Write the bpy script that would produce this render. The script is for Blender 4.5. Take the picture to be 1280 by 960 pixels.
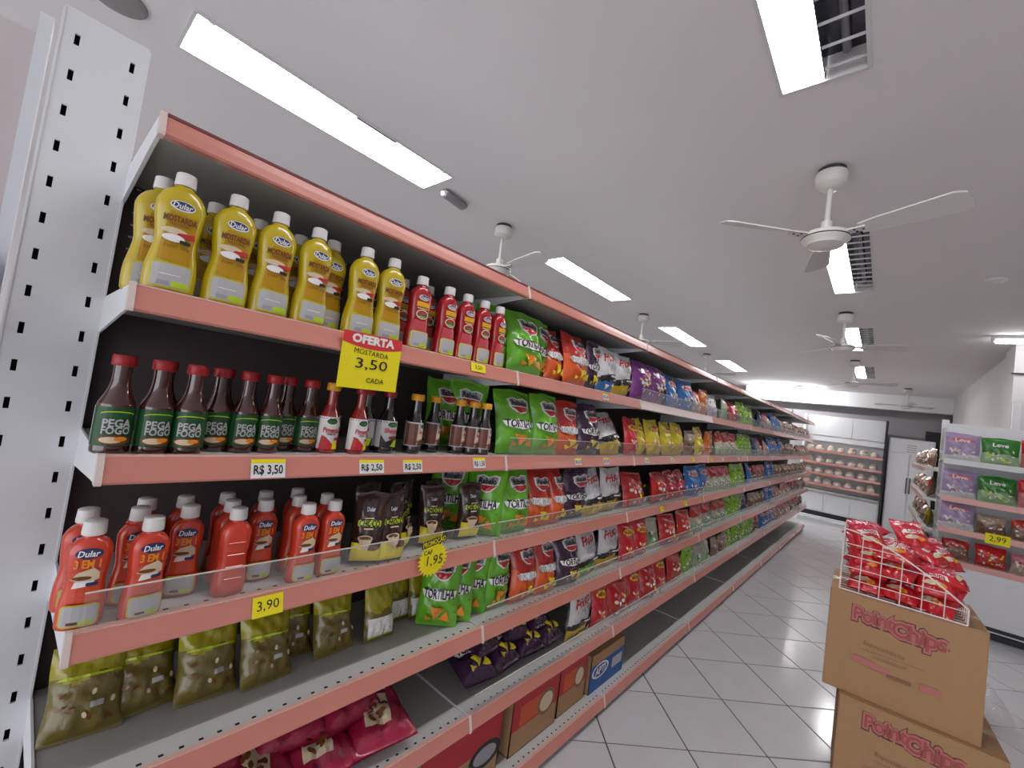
import bpy, bmesh, math, random
from mathutils import Vector, Matrix
random.seed(7)
for o in list(bpy.data.objects): bpy.data.objects.remove(o)
S = bpy.context.scene
COL = S.collection

# ------------------------------------------------------------------ camera, world, exposure
YAW, PITCH, ROLL, FPX, CAMH = .7211, .0490, .1364, 536.3, 1.45
def setup_camera():
    cy, sy = math.cos(YAW), math.sin(YAW)
    fw = Vector((-sy*math.cos(PITCH), cy*math.cos(PITCH), math.sin(PITCH)))
    r = Vector((cy, sy, 0)); u = r.cross(fw)
    c, s = math.cos(ROLL), math.sin(ROLL)
    R, U = c*r+s*u, -s*r+c*u
    cam = bpy.data.cameras.new('camera'); cam.sensor_width = 36; cam.lens = FPX/1280*36
    cam.clip_start = .02; cam.clip_end = 100
    o = bpy.data.objects.new('camera', cam); COL.objects.link(o)
    m = Matrix((R, U, -fw)).transposed().to_4x4(); m.translation = (0, 0, CAMH)
    o.matrix_world = m; S.camera = o
setup_camera()
LAMP_W = 25.0          # emission strength of the fluorescent tubes
W = bpy.data.worlds.new('world'); S.world = W; W.use_nodes = True
W.node_tree.nodes['Background'].inputs[0].default_value = (.93, .95, 1, 1)
W.node_tree.nodes['Background'].inputs[1].default_value = 2.45      # daylight coming in through the open shop front behind the camera
S.view_settings.view_transform = 'Standard'; S.view_settings.look = 'None'
S.view_settings.gamma = 1; S.view_settings.use_curve_mapping = False
S.view_settings.exposure = 0.0

# ------------------------------------------------------------------ helpers
def lin(h):
    h = h.lstrip('#'); o = []
    for i in (0, 2, 4):
        c = int(h[i:i+2], 16)/255
        o.append(c/12.92 if c <= .04045 else ((c+.055)/1.055)**2.4)
    return o+[1]
MATS = {}
def M(name, hexc=None, rough=.5, metal=0, coat=0, noise=.0, nscale=20, bump=0, bscale=60, spec=.5, alpha=None, emit=None, trans=0):
    if name in MATS: return MATS[name]
    m = bpy.data.materials.new(name); m.use_nodes = True; nt = m.node_tree
    b = nt.nodes['Principled BSDF']
    b.inputs['Base Color'].default_value = lin(hexc); b.inputs['Roughness'].default_value = rough
    b.inputs['Metallic'].default_value = metal; b.inputs['Coat Weight'].default_value = coat
    b.inputs['Coat Roughness'].default_value = .12
    b.inputs['Specular IOR Level'].default_value = spec
    b.inputs['Transmission Weight'].default_value = trans
    if emit:
        b.inputs['Emission Color'].default_value = lin(hexc); b.inputs['Emission Strength'].default_value = emit
    tc = None
    if noise or bump:
        tc = nt.nodes.new('ShaderNodeTexCoord')
    if noise:
        n = nt.nodes.new('ShaderNodeTexNoise'); n.inputs['Scale'].default_value = nscale; n.inputs['Detail'].default_value = 5
        nt.links.new(tc.outputs['Object'], n.inputs['Vector'])
        mx = nt.nodes.new('ShaderNodeMix'); mx.data_type = 'RGBA'
        c = lin(hexc)
        mx.inputs['A'].default_value = [max(0, v*(1-noise)) for v in c[:3]]+[1]
        mx.inputs['B'].default_value = [min(1, v*(1+noise)) for v in c[:3]]+[1]
        nt.links.new(n.outputs['Fac'], mx.inputs['Factor']); nt.links.new(mx.outputs['Result'], b.inputs['Base Color'])
    if bump:
        n2 = nt.nodes.new('ShaderNodeTexNoise'); n2.inputs['Scale'].default_value = bscale; n2.inputs['Detail'].default_value = 3
        nt.links.new(tc.outputs['Object'], n2.inputs['Vector'])
        bp = nt.nodes.new('ShaderNodeBump'); bp.inputs['Strength'].default_value = bump; bp.inputs['Distance'].default_value = .01
        nt.links.new(n2.outputs['Fac'], bp.inputs['Height']); nt.links.new(bp.outputs['Normal'], b.inputs['Normal'])
    if alpha is not None:      # clear plastic sheet: see-through, glossier towards grazing view like real film
        tr = nt.nodes.new('ShaderNodeBsdfTransparent'); gl = nt.nodes.new('ShaderNodeBsdfGlossy'); df = nt.nodes.new('ShaderNodeBsdfDiffuse')
        gl.inputs['Roughness'].default_value = .1; df.inputs[0].default_value = lin(hexc)
        mx1 = nt.nodes.new('ShaderNodeMixShader'); mx2 = nt.nodes.new('ShaderNodeMixShader')
        lw = nt.nodes.new('ShaderNodeLayerWeight'); lw.inputs[0].default_value = .5
        pw = nt.nodes.new('ShaderNodeMath'); pw.operation = 'POWER'; pw.inputs[1].default_value = 4
        ml = nt.nodes.new('ShaderNodeMath'); ml.operation = 'MULTIPLY_ADD'; ml.inputs[1].default_value = .30; ml.inputs[2].default_value = .03
        nt.links.new(lw.outputs['Facing'], pw.inputs[0]); nt.links.new(pw.outputs[0], ml.inputs[0])
        mx1.inputs[0].default_value = alpha
        nt.links.new(tr.outputs[0], mx1.inputs[1]); nt.links.new(df.outputs[0], mx1.inputs[2])
        nt.links.new(ml.outputs[0], mx2.inputs[0]); nt.links.new(mx1.outputs[0], mx2.inputs[1]); nt.links.new(gl.outputs[0], mx2.inputs[2])
        nt.links.new(mx2.outputs[0], nt.nodes['Material Output'].inputs[0])
    MATS[name] = m
    return m

class MB:
    """collects geometry; becomes one mesh"""
    def __init__(s): s.v = []; s.f = []; s.m = []; s.mats = []
    def mi(s, m):
        if isinstance(m, str): m = MATS[m]
        if m not in s.mats: s.mats.append(m)
        return s.mats.index(m)
    def add(s, v, f, m):
        k = len(s.v); s.v += [tuple(p) for p in v]; i = s.mi(m)
        for q in f: s.f.append([a+k for a in q]); s.m.append(i)
    def box(s, x0, x1, y0, y1, z0, z1, m):
        v = [(x, y, z) for z in (z0, z1) for y in (y0, y1) for x in (x0, x1)]
        s.add(v, [(0,2,3,1),(4,5,7,6),(0,1,5,4),(2,6,7,3),(0,4,6,2),(1,3,7,5)], m); return s
    def cbox(s, x0, x1, y0, y1, z0, z1, b, m):
        """box with chamfered edges all round"""
        v = []
        for z, d in ((z0, b), (z0+b, 0), (z1-b, 0), (z1, b)):
            xa, xb, ya, yb = x0+d, x1-d, y0+d, y1-d
            e = b if d == 0 else b*.4
            v += [(xa+e,ya,z),(xb-e,ya,z),(xb,ya+e,z),(xb,yb-e,z),(xb-e,yb,z),(xa+e,yb,z),(xa,yb-e,z),(xa,ya+e,z)]
        f = [tuple(range(7,-1,-1)), tuple(range(24,32))]
        for k in range(3):
            for i in range(8):
                j = (i+1) % 8; f.append((k*8+i, k*8+j, k*8+8+j, k*8+8+i))
        s.add(v, f, m); return s
    def tube(s, p0, p1, r, m, n=8, r1=None):
        p0, p1 = Vector(p0), Vector(p1); d = (p1-p0).normalized()
        a = d.orthogonal().normalized(); b = d.cross(a); r1 = r if r1 is None else r1
        v = [p+(a*math.cos(t)+b*math.sin(t))*q for p, q in ((p0, r), (p1, r1)) for t in [2*math.pi*i/n for i in range(n)]]
        f = [(i, (i+1) % n, n+(i+1) % n, n+i) for i in range(n)]+[tuple(range(n-1,-1,-1)), tuple(range(n, 2*n))]
        s.add(v, f, m); return s
    def path(s, pts, r, m, n=6):
        for a, b in zip(pts, pts[1:]): s.tube(a, b, r, m, n)
        return s
    def lathe(s, prof, m, n=20, p=2.0, cx=0, cy=0):
        """prof rows: (halfwidth, halfdepth, z); superellipse rings, capped"""
        v = []
        for a, b, z in prof:
            for i in range(n):
                t = 2*math.pi*i/n; c, q = math.cos(t), math.sin(t)
                v.append((cx+a*math.copysign(abs(c)**(2/p), c), cy+b*math.copysign(abs(q)**(2/p), q), z))
        f = [(k*n+i, k*n+(i+1) % n, (k+1)*n+(i+1) % n, (k+1)*n+i) for k in range(len(prof)-1) for i in range(n)]
        f += [tuple(range(n-1,-1,-1)), tuple(range((len(prof)-1)*n, len(prof)*n))]
        s.add(v, f, m); return s
    def prism(s, pts, y0, y1, m):
        """polygon in x,z extruded along y"""
        n = len(pts); v = [(x, y0, z) for x, z in pts]+[(x, y1, z) for x, z in pts]
        f = [tuple(range(n)), tuple(range(2*n-1, n-1, -1))]+[(i, n+i, n+(i+1) % n, (i+1) % n) for i in range(n)]
        s.add(v, f, m); return s
    def mesh(s, name, smooth=False, fix=True):
        me = bpy.data.meshes.new(name); me.from_pydata(s.v, [], s.f)
        for m in s.mats: me.materials.append(m)
        me.polygons.foreach_set('material_index', s.m)
        if fix:
            bm = bmesh.new(); bm.from_mesh(me); bmesh.ops.recalc_face_normals(bm, faces=bm.faces); bm.to_mesh(me); bm.free()
        if smooth:
            me.polygons.foreach_set('use_smooth', [True]*len(me.polygons))
            try: me.set_sharp_from_angle(angle=math.radians(42))
            except Exception: pass
        me.update(); return me
    def build(s, name, parent=None, smooth=False, fix=True): return put(name, s.mesh(name, smooth, fix), parent)

def put(name, me, parent=None, loc=None, rot=None):
    o = bpy.data.objects.new(name, me); COL.objects.link(o)
    if parent: o.parent = parent
    if loc is not None: o.location = loc
    if rot is not None: o.rotation_euler = rot
    return o
def tag(o, label, cat, group=None):
    o['label'] = label; o['category'] = cat
    if group: o['group'] = group
    return o
def thing(name, label, cat, loc=(0,0,0), rot=(0,0,0), group=None):
    return tag(put(name, None, None, loc, rot), label, cat, group)
def struct(o, label=None):
    o['kind'] = 'structure'
    if label: o['label'] = label
    return o
ORD = ['']+'first second third fourth fifth sixth seventh eighth ninth tenth eleventh twelfth thirteenth fourteenth fifteenth sixteenth seventeenth eighteenth nineteenth twentieth'.split()

# ---- flat print: 2-D shapes draped on a surface
TX = {}
def text2d(s, bold=0.0):
    """triangulated outline of a string, unit letter height, centred"""
    k = (s, round(bold, 3))
    if k in TX: return TX[k]
    cu = bpy.data.curves.new('lettering', 'FONT'); cu.body = s; cu.size = 1; cu.resolution_u = 2; cu.offset = bold; cu.fill_mode = 'FRONT'
    o = bpy.data.objects.new('lettering', cu); COL.objects.link(o); bpy.context.view_layer.update()
    me = o.evaluated_get(bpy.context.evaluated_depsgraph_get()).to_mesh()
    v = [(p.co.x, p.co.y) for p in me.vertices]; f = [list(p.vertices) for p in me.polygons]
    o.to_mesh_clear(); bpy.data.objects.remove(o); bpy.data.curves.remove(cu)
    x0, x1 = min(p[0] for p in v), max(p[0] for p in v); y0, y1 = min(p[1] for p in v), max(p[1] for p in v)
    v = [((x-(x0+x1)/2)/.72, (y-(y0+y1)/2)/.72) for x, y in v]
    TX[k] = (v, f, (x1-x0)/.72, (y1-y0)/.72); return TX[k]
class Dec:
    def __init__(s, step=.02, cuttext=False): s.items = []; s.step = step; s.cuttext = cuttext
    def poly(s, pts, m): s.items.append((list(pts), [list(range(len(pts)))], m, True)); return s
    def rect(s, x0, z0, x1, z1, m): return s.poly([(x0,z0),(x1,z0),(x1,z1),(x0,z1)], m)
    def rrect(s, x0, z0, x1, z1, r, m):
        p = []
        for cx, cz, a in ((x1-r,z0+r,-90),(x1-r,z1-r,0),(x0+r,z1-r,90),(x0+r,z0+r,180)):
            for k in range(4):
                t = math.radians(a+30*k); p.append((cx+r*math.cos(t), cz+r*math.sin(t)))
        return s.poly(p, m)
    def ell(s, cx, cz, rx, rz, m, n=18, rot=0):
        c, q = math.cos(rot), math.sin(rot); p = []
        for i in range(n):
            t = 2*math.pi*i/n; x, z = rx*math.cos(t), rz*math.sin(t); p.append((cx+x*c-z*q, cz+x*q+z*c))
        return s.poly(p, m)
    def text(s, st, cx, cz, h, m, wmax=None, rot=0, bold=0.012, shear=0, sx=1):
        v, f, w, hh = text2d(st, bold); k = sx
        if wmax: k = min(sx, wmax/(w*h))
        c, q = math.cos(rot), math.sin(rot); out = []
        for x, z in v:
            x, z = x*h*k+z*h*shear, z*h; out.append((cx+x*c-z*q, cz+x*q+z*c))
        s.items.append((out, f, m, False)); return s
    def build(s, name, fn=None, eps=.0006, lay=.00035):
        """fn(x, z, e) gives the 3-D point lying e above the surface"""
        if fn is None: fn = lambda x, z, e: (x, -e, z)
        mb = MB()
        for i, (v, f, m, cut) in enumerate(s.items):
            e = eps+lay*i
            if cut or s.cuttext:
                bm = bmesh.new(); vs = [bm.verts.new((x, 0, z)) for x, z in v]
                for q in f:
                    try: bm.faces.new([vs[a] for a in q])
                    except ValueError: pass
                for ax in ((0, 2) if s.step > 0 else ()):
                    lo, hi = min(p.co[ax] for p in bm.verts), max(p.co[ax] for p in bm.verts)
                    t = math.floor(lo/s.step+1)*s.step
                    while t < hi:
                        no = [0,0,0]; no[ax] = 1; co = [0,0,0]; co[ax] = t
                        bmesh.ops.bisect_plane(bm, geom=bm.verts[:]+bm.edges[:]+bm.faces[:], plane_co=co, plane_no=no)
                        t += s.step
                bm.verts.ensure_lookup_table(); bm.verts.index_update()
                mb.add([fn(p.co.x, p.co.z, e) for p in bm.verts], [[q.index for q in ff.verts] for ff in bm.faces], m); bm.free()
            else: mb.add([fn(x, z, e) for x, z in v], f, m)
        me = mb.mesh(name, fix=False)
        return me

# ------------------------------------------------------------------ materials
M('ceiling_paint', '#e6e2e2', .9, noise=.03, nscale=1.2, spec=.1)
M('wall_paint', '#d6d3d3', .85, noise=.04, nscale=2)
M('grey_wall', '#a3a0a3', .85, noise=.06, nscale=3)
M('soffit_white', '#eeeeef', .8, noise=.02)
M('tile', '#d0cfd2', .16, noise=.07, nscale=6, coat=.35)
M('grout', '#5b5757', .9, noise=.15, nscale=40)
M('white_metal', '#e2e3e6', .42, noise=.03, nscale=8)
M('shelf_white', '#c9c7c5', .45, noise=.05, nscale=14)
M('shelf_grey', '#a9a7a3', .4, noise=.06, nscale=9)
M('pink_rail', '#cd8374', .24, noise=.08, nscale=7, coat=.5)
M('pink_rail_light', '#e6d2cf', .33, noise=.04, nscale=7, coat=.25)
M('rail_lip', '#e0b2a4', .35)
M('joint_clip', '#d9c8c2', .4)
M('dark_panel', '#4a3f3f', .6, noise=.15, nscale=30)
M('slot_black', '#17161a', .8)
M('dark_metal', '#242226', .5)
M('acrylic', '#c9c9c4', alpha=.07)
M('acrylic_edge', '#d9d3cd', .2)
M('lamp_on', '#ffffff', .5, emit=LAMP_W)
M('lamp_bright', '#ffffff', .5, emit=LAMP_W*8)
M('lamp_frame', '#d8d8d8', .4)
M('lamp_mirror', '#4f4f58', .2, metal=.7)
M('fan_white', '#d8d5cf', .4, noise=.04)
M('fan_blade', '#c9c6c3', .45, noise=.04)
M('fan_dark', '#3b3837', .6)
M('kraft', '#a8835f', .85, noise=.07, nscale=25, bump=.05, bscale=120)
M('kraft_dark', '#8a6848', .85, noise=.08, nscale=25)
M('print_red', '#a4524b', .8); M('print_dark', '#6a3c3a', .8); M('print_pink', '#b8706a', .8); M('print_brown', '#8a6149', .8)
M('wire_white', '#e9d9d6', .35)
M('cap_white', '#dedad8', .4)
M('mustard', '#c0a813', .22, coat=.5, noise=.05); M('mustard_label', '#b98a10', .3, noise=.05); M('mustard_light', '#c4b41a', .3)
M('brown_ink', '#6b3a12', .5); M('white_ink', '#ece9e6', .45); M('grey_ink', '#b4b2b4', .45); M('blue_ink', '#26305e', .4); M('black_ink', '#1c1a1c', .5)
M('red_ink', '#c22a30', .45); M('yellow_ink', '#e6d21e', .45); M('lime_ink', '#b5cc1c', .45); M('orange_ink', '#e68a1c', .45); M('green_ink', '#2f7a3a', .4)
M('beige_ink', '#d8c3a2', .45); M('pink_ink', '#d25c6c', .45); M('silver_ink', '#9c9aa0', .35)
M('ketchup_red', '#a3161d', .2, coat=.5, noise=.06); M('ketchup_label', '#c84a52', .3)
M('ketchup_orange', '#c93a22', .22, coat=.5, noise=.05); M('ketchup_orange_label', '#d5502c', .3)
M('sauce_glass', '#3c110e', .08, coat=.9, noise=.12, nscale=40, spec=.8); M('pepper_glass', '#9a2218', .08, coat=.9, spec=.8); M('soy_glass', '#130c0d', .06, coat=1, spec=.8)  # sauce glass darkened: shade of the shelf above is put into its colour
M('cap_red', '#9c131a', .35); M('cap_yellow', '#d99a12', .35); M('green_label', '#134a22', .4); M('brown_label', '#6b3a2e', .4)  # red cap and green label carry the same shelf shade in their colour
M('paper_yellow', '#eddc12', .7, noise=.03); M('paper_white', '#e8e6e4', .7); M('paper_red', '#d4343a', .6); M('marker_black', '#1a1716', .8)
def foil(n, c, r=.24, nz=.1): return M('foil_'+n, c, r, coat=.55, noise=nz, nscale=16, bump=.6, bscale=24)
for n, c in dict(green='#68b026', green_dark='#2f7d26', red='#c8202a', orange='#dc5a1e', deepred='#b92a22', purple='#3c1f3e', violet='#7d3a86', white='#d6d4d6', black='#211e24',
    yellow='#d3bd14', gold='#c9a51c', blue='#2d6aae', darkblue='#24365f', pink='#c87a86', crimson='#b01430', brown='#7a5a48', tan='#a58d7c', clear='#b9b3a4', snack='#d26a22', lime='#84b81f',
    magenta='#a3173f', olive='#6d6124', oliveyellow='#9c930f', choco='#3a2422', lilac='#a48fb4', palegreen='#8fae84', salmon='#c4736c', cerise='#cf3448').items(): foil(n, c)

def foil_ink(m):
    n = m.name+'_foil'
    if n in MATS: return MATS[n]
    c = m.node_tree.nodes['Principled BSDF'].inputs['Base Color'].default_value
    h = '#'+''.join('%02x' % int(round(255*(1.055*min(1, v)**(1/2.4)-.055 if v > .0031 else 12.92*v))) for v in c[:3])
    return M(n, h, .27, coat=.5, noise=.06, nscale=16, bump=.6, bscale=24)

# ------------------------------------------------------------------ room shell
CEIL = 2.70
def slab(name, x0, x1, y0, y1, z0, z1, m, label=None): return struct(MB().box(x0, x1, y0, y1, z0, z1, m).build(name), label)
floor = slab('floor', -4.6, 4.2, -4, 13.6, -.12, -.003, 'grout', 'pale square floor tiles laid diagonally with dark joints')
slab('wall_left', -4.7, -4.6, -4, 13.6, -.12, CEIL+.1, 'wall_paint')
slab('wall_side', 4.1, 4.2, -4, 13.6, -.12, CEIL+.1, 'wall_paint')
slab('wall_back', -4.6, 4.2, 13.5, 13.6, -.12, CEIL+.1, 'grey_wall')
slab('wall_right', .93, 1.05, 6.7, 11.5, 0, CEIL, 'wall_paint')
slab('trim_1', -2.6, .93, 11.5, 11.75, 2.40, CEIL, 'soffit_white', 'white painted beam across the back of the shop')
slab('wall_column', .89, 1.40, 6.25, 6.7, 0, CEIL, 'wall_paint', 'white square column behind the end display')
slab('wall_recess', -2.6, .93, 11.85, 11.95, 0, CEIL, 'grey_wall', 'grey back wall under the white beam')
MB().tube((.87, 6.23, 2.41), (1.4, 6.23, 2.405), .008, 'dark_metal', 6).build('cable')
tag(bpy.data.objects['cable'], 'thin dark cable running across the white column', 'cable')
TS = .385; C45 = TS*math.sqrt(.5)
tme = MB().cbox(-TS/2+.0035, TS/2-.0035, -TS/2+.0035, TS/2-.0035, -.012, 0, .0015, 'tile').mesh('tile')
rest = MB()
cand = []
for i in range(-45, 46):
    for j in range(-45, 46):
        x = -.302+(i+.5)*C45+(j+.5)*C45; y = 2.478+(i+.5)*C45-(j+.5)*C45
        if -4.3 < x < 3.9 and -3.7 < y < 13.2: cand.append((x, y))
n = 0
for x, y in sorted(cand, key=lambda p: p[1]):
    if -1.15 < x < (1.9 if y < 6 else .8) and .9 < y < 11.6 and x < .75*y+.3 and n < 290:
        put('tile', tme, floor, (x, y, 0), (0, 0, math.pi/4+random.choice((0, 1, 2, 3))*math.pi/2)); n += 1
    else:
        h = C45-.005
        rest.add([(x-h,y,0),(x,y-h,0),(x+h,y,0),(x,y+h,0)], [(0,1,2,3)], 'tile')
o = rest.build('tile_field', floor); o['kind'] = 'stuff'

# ------------------------------------------------------------------ long gondola on the left
FX = -.951; BX = -1.335
ZS = [1.861, 1.566, 1.277, .990, .709, .420, .083]
BAYS = [.104, 1.104, 2.093, 3.327, 4.53, 5.73, 6.93, 8.13, 9.30]
BORD = ['first', 'second', 'third', 'fourth', 'fifth', 'sixth', 'seventh', 'eighth']
def post(parent, y0, y1, top, off):
    mb = MB(); z = 2.072
    cols = [y0, y0+.018, y0+.026, y1-.026, y1-.018, y1]
    for k in (0, 2, 4): mb.box(-1.306, -1.30, cols[k], cols[k+1], 0, top, 'white_metal')
    for k in (1, 3):
        zz = top; c = z
        while c > .05:
            mb.box(-1.306, -1.30, cols[k], cols[k+1], c+.0115, zz, 'white_metal'); zz = c-.0115; c -= .0752
        mb.box(-1.306, -1.30, cols[k], cols[k+1], 0, zz, 'white_metal')
    for a, b in ((y0-.004, y0), (y1, y1+.004)): mb.box(-1.372, -1.298, a, b, 0, top-.006, 'white_metal')
    mb.box(-1.372, -1.306, y0, y1, top-.004, top-.001, 'white_metal')
    o = mb.build('post', parent); o.location = off
    b = MB().box(-1.330, -1.322, y0, y1, 0, top-.01, 'slot_black').build('slot_shade', o)  # black sheet stands in for the shade inside the hollow post
    return o
for b in range(8):
    y0, y1 = BAYS[b], BAYS[b+1]
    org = Vector((-1.15, (y0+y1)/2, 0)); off = -org
    lab = 'white shelving unit with pink price rails, %s bay from the slotted end post' % BORD[b]
    root = thing('gondola_bay', lab, 'shelving unit', org, group='bays of the long gondola')
    o = MB().box(BX-.012, BX, y0, y1, .05, 1.89, 'dark_panel').build('back_panel', root); o.location = off
    if b < 2:
        mb = MB()
        for r in range(9):
            for k in range(int((y1-y0)/.03)):
                yy = y0+.02+k*.03; mb.box(BX, BX+.0015, yy, yy+.008, 1.60+r*.028, 1.604+r*.028, 'grey_ink')  # perforations as pale dots: their glints are painted as light colour
        p = mb.build('perforations', o); p['kind'] = 'stuff'
    if b == 0: post(root, -.030, .100, 2.131, off)
    if b == 7: post(root, y1-.04, y1+.06, 2.0, off)
    for s, z in enumerate(ZS):
        sh = MB().cbox(BX, FX-.004, y0+.002, y1-.002, z-.030, z-.006, .003, 'shelf_grey').build('shelf', root); sh.location = off
        MB().box(FX-.075, FX-.008, y0+.004, y1-.004, z-.006, z-.0045, 'shelf_white').build('front_strip', sh)
        h = .046 if s else .040
        if s == 6: h = .052
        mb = MB()
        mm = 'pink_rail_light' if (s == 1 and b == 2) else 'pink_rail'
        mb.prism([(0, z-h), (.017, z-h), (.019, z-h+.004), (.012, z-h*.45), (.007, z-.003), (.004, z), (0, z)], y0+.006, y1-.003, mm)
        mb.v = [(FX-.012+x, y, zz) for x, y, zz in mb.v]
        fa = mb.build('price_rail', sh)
        MB().box(FX-.016, FX-.006, y0+.006, y1-.003, z-.0015, z+.0015, 'deep_lip' if s == 0 else 'rail_lip').build('rail_lip', sh) if s else \
            MB().box(FX-.016, FX-.005, y0+.006, y1-.003, z-.001, z+.004, M('deep_lip', '#7c3f42', .4)).build('rail_lip', sh)
        MB().prism([(FX-.014, z-h-.001), (FX+.0085, z-h-.001), (FX+.0085, z-h+.005), (FX-.004, z+.003), (FX-.014, z+.003)], y0-.003, y0+.006, 'joint_clip').build('joint_clip', sh)
        # end bracket: plate from the back upright to the rail
        br = MB(); t = .004 if s else .006
        br.prism([(BX, z-.085), (FX-.06, z-h-.004), (FX-.012, z-h), (FX-.012, z-.002), (BX, z-.002)], y0-t/2, y0+t/2, 'white_metal')
        br.build('bracket', sh)
        if b < 3:
            pf = MB(); k = 0
            while y0+.03+k*.032 < y1-.03:
                yy = y0+.03+k*.032; pf.box(FX-.034, FX-.028, yy, yy+.008, z-.0046, z-.0041, 'slot_black'); k += 1
            p = pf.build('perforations', sh); p['kind'] = 'stuff'
        if (b == 0 and s == 3) or (b >= 1 and s in (2, 3, 4, 5)) or (b >= 2 and s in (1, 2, 3, 4, 5)):
            gh = .062
            MB().box(FX-.006, FX-.0035, y0+.012, y1-.006, z-.004, z+gh, 'acrylic').build('clear_guard', sh)
            MB().box(FX-.0066, FX-.0029, y0+.012, y1-.006, z+gh, z+gh+.0018, 'acrylic_edge').build('guard_edge', sh)
    pl = MB().box(-1.32, FX-.05, y0, y1, 0, .05, 'dark_metal').build('plinth', root); pl.location = off
    for yy in (y0+.02, y1-.06):
        f = MB().box(FX-.05, FX-.012, yy, yy+.04, 0, .035, 'dark_metal').build('foot', root); f.location = off

# what shows to the left of the slotted post: the next unit
r = thing('white_side_unit', 'pale shelving panel seen behind the left edge of the slotted post', 'shelving unit', (-1.4, -.3, 0))
for nm, mb in (('back_panel', MB().box(-1.43, -1.42, -1.0, -.045, 0, 2.1, M('pale_panel', '#cfc6c5', .6, noise=.03))),
               ('upright', MB().box(-1.42, -1.36, -.064, -.044, 0, 2.12, 'white_metal')),
               ('shelf', MB().box(-1.42, -1.10, -1.0, -.066, 1.455, 1.475, 'shelf_white')),
               ('bracket', MB().box(-1.40, -1.375, -.066, -.060, 1.44, 1.475, 'dark_metal'))):
    o = mb.build(nm, r); o.location = (1.4, .3, 0)
o = MB().cbox(-1.40, -1.30, -.16, -.068, 1.475, 1.60, .006, M('blue_carton', '#2a63a8', .4)).build('blue_carton')
tag(o, 'blue carton at the far left edge beside the slotted post', 'carton')

# ------------------------------------------------------------------ ceiling lamps
LAMPS = [(-2.235, -1.965, .255, 1.475)]+[(-2.29, -2.06, y, y+1.25) for y in (2.76, 5.28, 7.8)]+[(-.365-.02*i, -.125-.02*i, y, y+1.25) for i, y in enumerate((.42, 2.95, 5.45, 7.95))]
def ceiling():
    xs = sorted(set([-4.6, 4.2]+[v for r in LAMPS for v in r[:2]])); ys = sorted(set([-4, 13.6]+[v for r in LAMPS for v in r[2:]])); mb = MB()
    for xa, xb in zip(xs, xs[1:]):
        run = None
        for ya, yb in zip(ys, ys[1:]):
            hole = any(r[0]-1e-6 <= xa and xb <= r[1]+1e-6 and r[2]-1e-6 <= ya and yb <= r[3]+1e-6 for r in LAMPS)
            if not hole: run = (run[0] if run else ya, yb)
            if (hole or yb == ys[-1]) and run: mb.box(xa, xb, run[0], run[1], CEIL, CEIL+.10, 'ceiling_paint'); run = None
    mb.box(-4.6, 4.2, -4, 13.6, CEIL+.10, CEIL+.14, 'ceiling_paint')
    struct(mb.build('ceiling'), 'plain white painted ceiling')
ceiling()
def lamp(x0, x1, y0, y1, kind, label, grp):
    cx, cy = (x0+x1)/2, (y0+y1)/2; w, l = x1-x0, y1-y0
    r = thing('ceiling_lamp', label, 'ceiling lamp', (cx, cy, CEIL), group=grp)
    X0, X1, Y0, Y1 = -w/2, w/2, -l/2, l/2; t = .010
    fr = MB()
    fr.box(X0-t, X0+.002, Y0-t, Y1+t, -.005, -.0005, 'lamp_frame').box(X1-.002, X1+t, Y0-t, Y1+t, -.005, -.0005, 'lamp_frame')
    fr.box(X0, X1, Y0-t, Y0+.002, -.005, -.0005, 'lamp_frame').box(X0, X1, Y1-.002, Y1+t, -.005, -.0005, 'lamp_frame')
    fr.build('frame', r)
    MB().box(X0+.001, X1-.001, Y0+.001, Y1-.001, .085, .09, 'lamp_frame' if kind == 0 else 'lamp_mirror').build('reflector', r)
    if kind == 0:      # plain trough, bright diffuser with a slim side strip
        MB().cbox(X0+.004, X0+w*.88, Y0+.006, Y1-.006, .006, .020, .005, 'lamp_on').build('diffuser', r)
        MB().box(X1-.030, X1-.004, Y0+.006, Y1-.006, .020, .030, 'lamp_frame').build('side_strip', r)
        MB().box(X1-.026, X1-.003, Y0+l*.52, Y0+l*.70, .0, .018, M('ballast_grey', '#77767c', .5)).build('ballast', r)
        for yy in (Y0+.04, Y1-.06): MB().box(X1-.024, X1-.012, yy, yy+.02, .004, .02, 'white_metal').build('lamp_holder', r)
    else:
        a, b = (X0+.004, X0+w*.52) if kind == 2 else (X0+.004, X1-.004)
        MB().cbox(a, b, Y0+.004, Y1-.004, .010, .024, .005, 'lamp_on').build('lit_tube', r)
        if kind == 2:
            MB().tube((X0+w*.76, Y0+.03, .06), (X0+w*.76, Y1-.03, .06), .012, M('dead_tube', '#8b8992', .3), 8).build('dead_tube', r)
            MB().box(X0+w*.52, X0+w*.535, Y0+.002, Y1-.002, .0, .084, 'lamp_mirror').build('divider', r)
            for i in range(13):
                yy = Y0+(i+.5)*l/13; MB().box(X0+w*.535, X1-.002, yy-.0018, yy+.0018, .001, .010, 'lamp_frame').build('louvre', r)
        else:
            for i in range(9):
                yy = Y0+(i+.5)*l/9; MB().box(X0+.002, X1-.002, yy-.002, yy+.002, .001, .009, 'lamp_frame').build('louvre', r)
    return r
lamp(-2.235, -1.965, .255, 1.475, 0, 'long bright ceiling lamp nearest the camera above the gondola', 'lamps above the gondola')
for i, (y, t) in enumerate(((2.76, 'second'), (5.28, 'third'), (7.8, 'fourth'))):
    lamp(-2.29, -2.06, y, y+1.25, 1, 'bright rectangular ceiling lamp, %s in the row above the gondola' % t, 'lamps above the gondola')
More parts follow.
